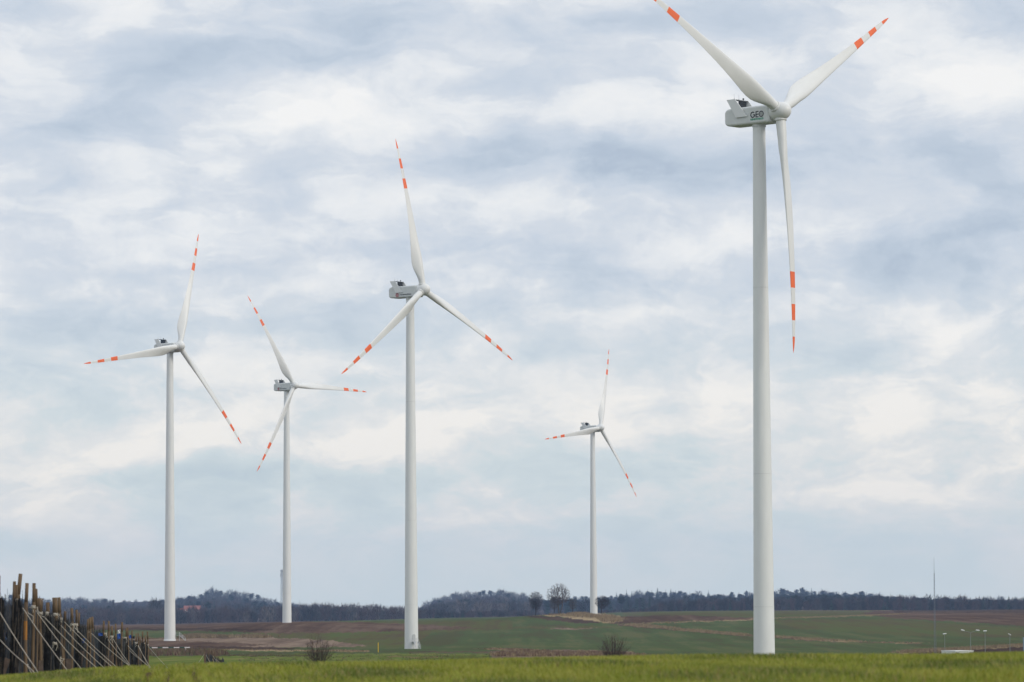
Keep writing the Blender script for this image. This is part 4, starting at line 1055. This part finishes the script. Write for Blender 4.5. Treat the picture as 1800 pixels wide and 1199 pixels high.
M_BLUE = mat("blue_scrap", (0.03, 0.10, 0.42), (0.02, 0.07, 0.30), 8.0, 0.6)
M_SCRAPW = mat("white_scrap", (0.66, 0.66, 0.66), (0.55, 0.55, 0.56), 8.0, 0.6)
def line_d(px): return 33480.0 / (401.0 - px)
# px at the top, px at the foot, top py, width px, lean kind
STAKES = [(-14, -14, 1010, 6), (-1, 1.5, 1012, 5), (23.6, 24.5, 1022, 6), (28.5, 27, 1028, 4.5), (37.5, 12, 1008.5, 7), (47.4, 44.5, 1025, 6.5), (58, 59.3, 1025, 6.2), (63.6, 63.5, 1035, 5), (70.8, 71, 1051.5, 6.5), (73.6, 74, 1052, 3),
          (82.5, 83, 1059, 6.8), (97, 98.5, 1050.5, 9.5), (104.6, 112.5, 1050, 5.6), (113.3, 113.5, 1074.5, 4.5), (125.4, 127, 1069, 4.8),
          (135.6, 136.5, 1072, 4.8), (139.6, 140, 1077, 3), (153.5, 153, 1088.5, 4), (158.3, 155.5, 1085.5, 4.6), (163.3, 165.5, 1084, 4.2), (182.2, 182.5, 1091.5, 3.8),
          (190.2, 190.5, 1091.5, 3.8), (196.6, 197, 1100.5, 4), (204, 204.3, 1096.5, 3), (214, 214.2, 1093.5, 3.6), (221.5, 221.8, 1104.5, 3.2), (225, 225.4, 1102.8, 3.2), (232.4, 233.2, 1108.5, 2.8),
          (239, 239, 1114, 2.8), (243, 243.2, 1113.5, 2.6), (247, 247, 1118, 2.6), (250.6, 250.8, 1110, 2.8), (255, 255, 1116.5, 2.6), (259.4, 260.2, 1110.5, 2.8)]
def tx(px, d): return float(ray(px, 1110)[0] * d)
fence = empty('snow_fence', at(45, line_d(45)), 0, "long snow fence of wooden stakes, dark netting and guy ropes at the crop edge", 'fence', 'snow fences in the fields')
FO = np.array(fence.location)
posts = []
for i, (pt, pb, pyt, w) in enumerate(STAKES):
    d = line_d(pb) + (0, .8, -.6)[i % 3] * .4
    if i == 4: d = 90.2
    x0 = tx(pb, d); zg = float(ground_z(x0, d)); zt = float(ray(pt, pyt)[2] * d); x1 = tx(pt, d)
    r_ = w / F * d / 2
    A = np.array([x0, d, zg - .3]); B = np.array([x1, d, zt])
    b = MB(); k = 7; P = [A + (B - A) * t + np.array([1, 0, 0]) * (.022 * math.sin(t * 4 + i * 1.7)) for t in np.linspace(0, 1, k)]
    for q in range(k - 1):
        b.tubes([P[q] - FO], [P[q + 1] - FO], r_ * rng.uniform(.97, 1.05), r_ * rng.uniform(.93, 1.0), 9, 1 if (i == 5 and q in (3,)) else 0, caps=(q in (0, k - 2)))
    link('stake', b.mesh('stake', [M_STAKE, M_STAKE_O], True), fence)
    posts.append((x0, d, zg, zt, r_))
netpy = lambda px: np.interp(px, [-14, 28, 100, 182, 262], [1050, 1056, 1080.5, 1114, 1134])
def bristles(b, A, B, h, n, m, sag=.06, thick=.006):
    """upright strands between A and B with a few horizontal wires"""
    t = np.sort(rng.uniform(0, 1, n)); z0 = A[2] + (B[2] - A[2]) * t
    P = np.stack([A[0] + (B[0] - A[0]) * t + rng.normal(0, .03, n), A[1] + (B[1] - A[1]) * t, z0 - .1], 1)
    hh = h * (1 - sag * np.sin(np.pi * t)) + rng.normal(0, .05, n) + np.where(rng.random(n) < .12, rng.uniform(0, .28, n), 0)
    Q = P + np.stack([rng.normal(0, .05, n), rng.normal(0, .03, n), hh + .1], 1)
    tk = thick * rng.uniform(.7, 1.8, n); g_ = rng.random(n)
    for lo_, hi_, mm in ((0, .52, m), (.52, .90, 2), (.90, 1.01, 3)):
        q_ = (g_ >= lo_) & (g_ < hi_); b.tubes(P[q_], Q[q_], tk[q_], thick * .6, 3, mm)
    for f in (.12, .38, .64, .9):
        tt = np.linspace(0, 1, 9); zz = A[2] + (B[2] - A[2]) * tt + h * f * (1 - sag * np.sin(np.pi * tt))
        pts = np.stack([A[0] + (B[0] - A[0]) * tt, A[1] + (B[1] - A[1]) * tt, zz], 1); b.tubes(pts[:-1], pts[1:], .009, .009, 4, m)
# netting bays between main stakes; the cloth zigzags a little from stake to stake
main = [0, 1, 2, 5, 6, 8, 10, 11, 13, 14, 15, 18, 20, 22, 24, 26, 27, 29, 31, 33]
for i, (a, c) in enumerate(zip(main[:-1], main[1:])):
    pa, pc = posts[a], posts[c]
    ha = float(ray(STAKES[a][1], netpy(STAKES[a][1]))[2] * pa[1] - pa[2]); 
    b = MB(); off = (-.10, -.22)[i % 2]
    A = np.array([pa[0] + off * .3, pa[1], pa[2]]) - FO; B = np.array([pc[0] - .14, pc[1], pc[2]]) - FO
    bristles(b, A, B, ha, int(150 * abs(pc[1] - pa[1]) / 5 + 60), i % 2)
    if i % 3 != 2: bristles(b, A + [-.16, .2, 0], B + [-.24, -.2, 0], ha * .96, 140, (i + 1) % 2)
    link('netting', b.mesh('netting', NETS), fence)
def roll(px, d, pw, py_top, lean_=0.0):
    """a bundle of rolled netting tied upright to a stake"""
    x = tx(px, d); zg = float(ground_z(x, d)); h = float(ray(px, py_top)[2] * d - zg); R = pw / F * d / 2
    b = MB(); n = 420; a = rng.uniform(0, 6.28, n); rr = R * np.sqrt(rng.uniform(.1, 1, n)); z0 = rng.uniform(-.05, .8, n) * h
    P = np.stack([x + rr * np.cos(a), d + rr * np.sin(a), zg + z0], 1)
    Q = P + np.stack([rng.normal(0, .03, n) , rng.normal(0, .03, n), rng.uniform(.15, .5, n) * h], 1); Q[:, 2] = np.minimum(Q[:, 2], zg + h + rng.normal(0, .04, n))
    P[:, 0] += lean_ * (P[:, 2] - zg); Q[:, 0] += lean_ * (Q[:, 2] - zg)
    b.tubes(P[:340] - FO, Q[:340] - FO, .011, .007, 3, 0); b.tubes(P[340:] - FO, Q[340:] - FO, .010, .006, 3, 3)
    core = [(x + lean_ * t * h, d, zg + t * h) for t in np.linspace(-.05, .96, 6)]
    b.path(np.array(core) - FO, R * .82, 9, 0)
    link('netting_roll', b.mesh('netting_roll', NETS), fence)
for args in ((23, line_d(24) - .8, 14, 1056, .05), (1, line_d(1) - .3, 9, 1053, 0), (83, line_d(83) - .4, 12, 1083, 0), (97.5, line_d(97.5) - .4, 14, 1087, 0), (71.5, line_d(71) + .5, 8, 1080, 0), (63.5, line_d(63) + .6, 6, 1078, 0), (136.5, line_d(136) - .5, 9, 1103, 0),
             (153, line_d(153) + .4, 7, 1113, 0), (176, line_d(176) + .3, 14, 1116, 0), (185, line_d(185) - .2, 7, 1118, 0), (199, line_d(199), 6, 1121, 0), (209, line_d(209) + .2, 7, 1133, 0), (220, line_d(220), 8, 1123, 0), (231, line_d(231), 6, 1134, 0), (238, line_d(238), 8, 1130, 0), (249, line_d(249), 7, 1130, 0), (256, line_d(256), 6, 1131, 0)):
    roll(*args)
# guy ropes down to pegs on the near side of the line: (px, py) at the knot, (px, py) at the ground
ROPES = [((-8, 1064), (62, 1174)), ((-6, 1118), (46, 1168)), ((39.5, 1068), (116, 1175)), ((62.5, 1073), (137, 1168)), ((75, 1082), (170, 1174)), ((102, 1094), (179, 1170)), ((113, 1093), (199, 1174)), ((132, 1104), (200, 1168)), ((157, 1110), (227, 1170)), ((186, 1119), (224, 1166)),
         ((197, 1120), (228, 1168)), ((224, 1134), (256, 1167)), ((226, 1142), (258, 1168)), ((240, 1130), (262, 1169)), ((243, 1134), (259, 1166)), ((258, 1133), (291, 1170))]
for (ax, ay), (bx_, by) in ROPES:
    da = line_d(min(ax, 258)); db = da - .5
    A = np.array([tx(ax, da), da, float(ray(ax, ay)[2] * da)]); B = np.array([tx(bx_, db), db, 0.0]); 
    B[2] = float(ray(bx_, by)[2] * db)
    b = MB(); rr = 0.0085
    P = [A + (B - A) * t + np.array([0, 0, -.03 * math.sin(math.pi * t)]) for t in np.linspace(0, 1, 7)]
    zg = float(ground_z(B[0], B[1])); dirn = (B - A) / np.linalg.norm(B - A); 
    P.append(B + dirn * max(0.05, (B[2] - zg + .1) / max(.2, -dirn[2])))
    b.path(np.array(P) - FO, rr, 5)
    link('guy_rope', b.mesh('guy_rope', M_ROPE), fence)
# knots and loose rope ends round the stakes
KN = [(27, 1055), (45.5, 1077), (58.5, 1067), (71, 1078), (83, 1078), (97.5, 1080), (106, 1088), (127, 1098), (133, 1098), (156, 1111), (184, 1114), (196, 1119), (219, 1121), (238, 1130), (251, 1131), (258, 1133), (96, 1131), (46, 1170), (104, 1157)]
for kx, ky in KN:
    d = line_d(min(kx, 259)) - .25; c = np.array([tx(kx, d), d, float(ray(kx, ky)[2] * d)]); b = MB()
    R = 3.6 / F * d
    for j in range(3):
        pts = [c + np.array([R * math.cos(t), R * .9 * math.sin(t), (j - 1) * .022 + .012 * math.sin(3 * t + j)]) for t in np.linspace(0, 6.28, 11)]
        b.path(np.array(pts) - FO, .0085, 4)
    for j in range(3):
        e = c + np.array([rng.normal() * .05, 0, 0]); q = e + np.array([rng.normal() * .07 + .03, -.02, -rng.uniform(.06, .26)])
        mid = (e + q) / 2 + np.array([rng.normal() * .05, 0, .02]); b.path(np.array([e, mid, q]) - FO, .0075, 4)
    link('rope_knot', b.mesh('rope_knot', M_ROPE), fence)
# boards driven slantwise into the ground to hold the ropes
for px, pyc, w_, h_, tilt in ((9, 1170, 10, 26, 20), (70, 1169, 11, 16, -4), (118, 1168, 14, 20, 3), (143, 1157, 6.5, 26, 10), (184, 1166, 5.5, 26, 22), (195, 1162, 5, 20, 12), (136, 1178, 4, 10, 0)):
    d = line_d(px) - .55; c = np.array([tx(px, d), d, float(ray(px, pyc)[2] * d)]) - FO
    W2, H2 = w_ / F * d / 2, h_ / F * d / 2
    M = Matrix.Translation(c) @ Matrix.Rotation(rad(tilt), 4, 'Y') @ Matrix.Rotation(rad(18), 4, 'Z')
    link('ground_board', MB().box((-W2, -.025, -H2 * 1.9), (W2, .025, H2), 0, M).mesh('ground_board', M_PEG), fence)
def scrap(px, py, wpx, hpx, m, name, label, group):
    d = line_d(px) - .45; c = np.array([tx(px, d), d, float(ray(px, py)[2] * d)]); W2, H2 = wpx / F * d / 2, hpx / F * d / 2
    n = 7; V = []; 
    for j in range(n):
        for i in range(n):
            s, t = i / (n - 1) * 2 - 1, j / (n - 1) * 2 - 1
            V.append((s * W2 * (1 - .18 * abs(t) * rng.random()), .035 * math.sin(s * 4 + t * 2) + .02 * rng.normal(), t * H2 * (1 - .15 * rng.random()) + .12 * H2 * math.sin(s * 3)))
    V = np.array(V); V2 = V + [0, .012, 0]
    Q = [[j * n + i, j * n + i + 1, (j + 1) * n + i + 1, (j + 1) * n + i] for j in range(n - 1) for i in range(n - 1)]
    o = link(name, mesh_np(name, np.concatenate([V, V2]), np.array(Q + [[q[0] + n * n, q[3] + n * n, q[2] + n * n, q[1] + n * n] for q in Q]), [m], None, True), None, label, 'plastic scrap', group)
    o.location = c
SCG = 'plastic scraps caught in the snow fence'
scrap(175.5, 1115.3, 10.5, 5.2, M_BLUE, 'plastic_scrap', "wide blue plastic scrap over the top of a thick netting bundle", SCG)
scrap(146.5, 1126.5, 5, 8.5, M_BLUE, 'plastic_scrap', "blue plastic scrap hanging low behind crossing ropes, lowest on the fence", SCG)
scrap(209, 1118.5, 6, 10.5, M_BLUE, 'plastic_scrap', "blue plastic scrap hanging just under the white one", SCG)
scrap(209.5, 1110.5, 5.5, 7, M_SCRAPW, 'plastic_scrap', "white plastic scrap, the only white one on the fence", SCG)
scrap(228.5, 1119.5, 4.5, 6, M_BLUE, 'plastic_scrap', "small blue plastic scrap near the far end of the long fence", SCG)
scrap(235, 1120.5, 3.5, 5, M_NET2, 'plastic_scrap', "dark navy plastic scrap beside the last small blue one", SCG)
scrap(9.5, 1118, 6, 14, mat("dull_blue_scrap", (0.03, 0.055, 0.11), (0.02, 0.03, 0.06), 6, .7), 'plastic_scrap', "dull blue scrap low in the near netting close to the picture edge", SCG)

# the second, shorter fence further out
f2 = empty('snow_fence', at(375, 505), 0, "short distant snow fence of dark netting standing in the bright crop", 'fence', 'snow fences in the fields')
O2 = np.array(f2.location); p2 = []
def d2(px): return 500 + (px - 358) * 3.0
for i, (px, pyt) in enumerate([(359.5, 1140), (361, 1150), (367.5, 1139.5), (371.5, 1144), (375, 1146), (378, 1144.5), (381, 1150), (384, 1155), (387, 1157), (390, 1160), (392, 1155.5)]):
    d = d2(px); x = tx(px, d); zg = float(ground_z(x, d)); zt = float(ray(px, pyt)[2] * d); 
    link('stake', MB().tubes([np.array([x, d, zg - .3]) - O2], [np.array([x + rng.normal() * .05, d, zt]) - O2], .065, .055, 7, 0, True).mesh('stake', M_STAKE), f2); p2.append((x, d, zg))
for i, (px, w, pyt) in enumerate([(362, 6.5, 1151.5), (369.5, 5.5, 1152), (375.5, 4, 1156), (381, 4, 1158), (386.5, 4, 1161), (391.5, 2.5, 1160)]):
    d = d2(px); x = tx(px, d); zg = float(ground_z(x, d)); zt = float(ray(px, pyt)[2] * d); W2 = w / F * d / 2; b = MB()
    bristles(b, np.array([x - W2, d, zg]) - O2, np.array([x + W2, d + .6, zg]) - O2, zt - zg, 220, i % 2, .02, .012)
    link('netting', b.mesh('netting', NETS), f2)
for (ax, ay), (bx_, by) in [((359, 1150), (345, 1171)), ((362, 1151), (371, 1168)), ((370, 1151), (379, 1170)), ((374, 1153), (388, 1172)), ((380, 1158), (392, 1172))]:
    d = d2(ax) - .6; A = np.array([tx(ax, d), d, float(ray(ax, ay)[2] * d)]); B = np.array([tx(bx_, d), d, float(ray(bx_, by)[2] * d)])
    link('guy_rope', MB().path(np.array([A, B, B + (B - A) * .25]) - O2, .018, 5).mesh('guy_rope', M_ROPE), f2)

# ------------------------------------------------------------------ the near crop: rows of young blades
def leaf_mat(name, c1, c2):
    m = bpy.data.materials.new(name); m.use_nodes = True
    T = NT(m.node_tree); T.n.clear()
    tc = T.node('ShaderNodeTexCoord').outputs['Object']
    v = T.noise(T.vmath('MULTIPLY', tc, (1, .35, 1)), 1.1, 4, .6)
    c = T.ramp(v, [(.33, c1), (.67, c2)])
    b = T.node('ShaderNodeBsdfPrincipled', {'Base Color': c, 'Roughness': .6, 'Specular IOR Level': .25})
    tr = T.node('ShaderNodeBsdfTranslucent', {'Color': c})
    mx = T.node('ShaderNodeMixShader', {0: .35, 1: b.outputs[0], 2: tr.outputs[0]})
    T.l.new(mx.outputs[0], T.node('ShaderNodeOutputMaterial').inputs[0])
    return m
M_GR = [leaf_mat("crop_leaf", (0.18, 0.225, 0.024), (0.285, 0.31, 0.042)), leaf_mat("crop_leaf_light", (0.25, 0.265, 0.036), (0.36, 0.335, 0.065)),
        leaf_mat("crop_leaf_dry", (0.26, 0.21, 0.07), (0.34, 0.28, 0.11)),
        leaf_mat("crop_leaf_deep", (0.085, 0.125, 0.018), (0.15, 0.19, 0.030))]
def crop():
    ru = -0.088; dn = np.array([ru, 1.0]); dn /= np.linalg.norm(dn); rt = np.array([dn[1], -dn[0]])
    S = np.arange(-14, 16, .25); xs_, ys_ = [], []
    for s in S:
        t = np.arange(26, 72, .034); t = t + rng.uniform(-.02, .02, len(t)); j = s + rng.normal(0, .046, len(t)) * np.where(rng.random(len(t)) < .15, 2.2, 1)
        gap = np.zeros(len(t), bool)
        for g0, gw in ((-.19, .055), (.06, .05), (.41, .05), (-.62, .04), (.95, .04)): gap |= np.abs(j - g0 - .015 * np.sin(t * .8 + g0 * 9)) < gw
        k_ = ~gap | (rng.random(len(t)) < .10); j, t = j[k_], t[k_]
        xs_.append(rt[0] * j + dn[0] * t); ys_.append(rt[1] * j + dn[1] * t)
    x, y = np.concatenate(xs_), np.concatenate(ys_)
    px = CX + F * x / y
    ok = (px > -500) & (px < 2300) & (y > 27) & (rng.random(len(x)) < .93)
    # thinner, barer patches
    f = np.sin(x * 1.3 + y * .21) + np.sin(x * .57 - y * .33 + 1) + np.sin(x * 2.3 + y * .11 + 4) * .6
    ok &= (rng.random(len(x)) < np.where(f < -1.2, .38, np.where(f < -.5, .75, 1.0)))
    x, y = x[ok], y[ok]; n = len(x); k = 5
    X = np.repeat(x, k) + rng.normal(0, .014, n * k); Y = np.repeat(y, k) + rng.normal(0, .014, n * k); N = n * k
    Z = ground_z(X, Y) - .01
    a = rng.uniform(0, 2 * np.pi, N); h = rng.uniform(.07, .145, N) * (1 + .12 * np.sin(X * .9 + Y * .3)); ln = rng.uniform(.02, .085, N)
    w = rng.uniform(.0028, .0055, N)
    ca, sa = np.cos(a), np.sin(a); wx, wy = -sa * w, ca * w
    V = np.empty((N, 5, 3), np.float32)
    V[:, 0] = np.stack([X - wx, Y - wy, Z], 1); V[:, 1] = np.stack([X + wx, Y + wy, Z], 1)
    mx, my, mz = X + ca * ln * .35, Y + sa * ln * .35, Z + h * .68
    V[:, 2] = np.stack([mx + wx, my + wy, mz], 1); V[:, 3] = np.stack([mx - wx, my - wy, mz], 1)
    V[:, 4] = np.stack([X + ca * ln, Y + sa * ln, Z + h], 1)
    o = np.arange(N)[:, None] * 5
    g = np.sin(X * 1.9 + Y * .27 + 2) + np.sin(X * .8 - Y * .41) + .8 * np.sin(X * 3.7 + Y * .6 + 1) + rng.normal(0, .5, N)
    u_ = rng.random(N); mi = np.where(g > .9, np.where(u_ < .6, 1, 0), np.where(g < -.9, np.where(u_ < .22, 2, 3), np.where(u_ < .08, 2, np.where(u_ < .3, 1, 0))))
    me = mesh_np('grass', V.reshape(-1, 3), [o + [[0, 1, 2, 3]], o + [[3, 2, 4]]], M_GR, np.concatenate([mi, mi]))
    link('grass', me, None, "bright green young crop growing in rows on the near ridge", 'crop', None, 'stuff')
crop()

# ------------------------------------------------------------------ the air
hz = bpy.data.materials.new("haze_air"); hz.use_nodes = True
T = NT(hz.node_tree); T.n.clear()
vol = T.node('ShaderNodeVolumePrincipled', {'Color': (0.46, 0.65, 1.0, 1), 'Density': 4.3e-5, 'Anisotropy': 0.0})
T.l.new(vol.outputs[0], T.node('ShaderNodeOutputMaterial').inputs['Volume'])
link('haze', MB().box((-3990, -130, -90), (3990, 9800, 190)).mesh('haze', hz), None, None, None, None, 'stuff')
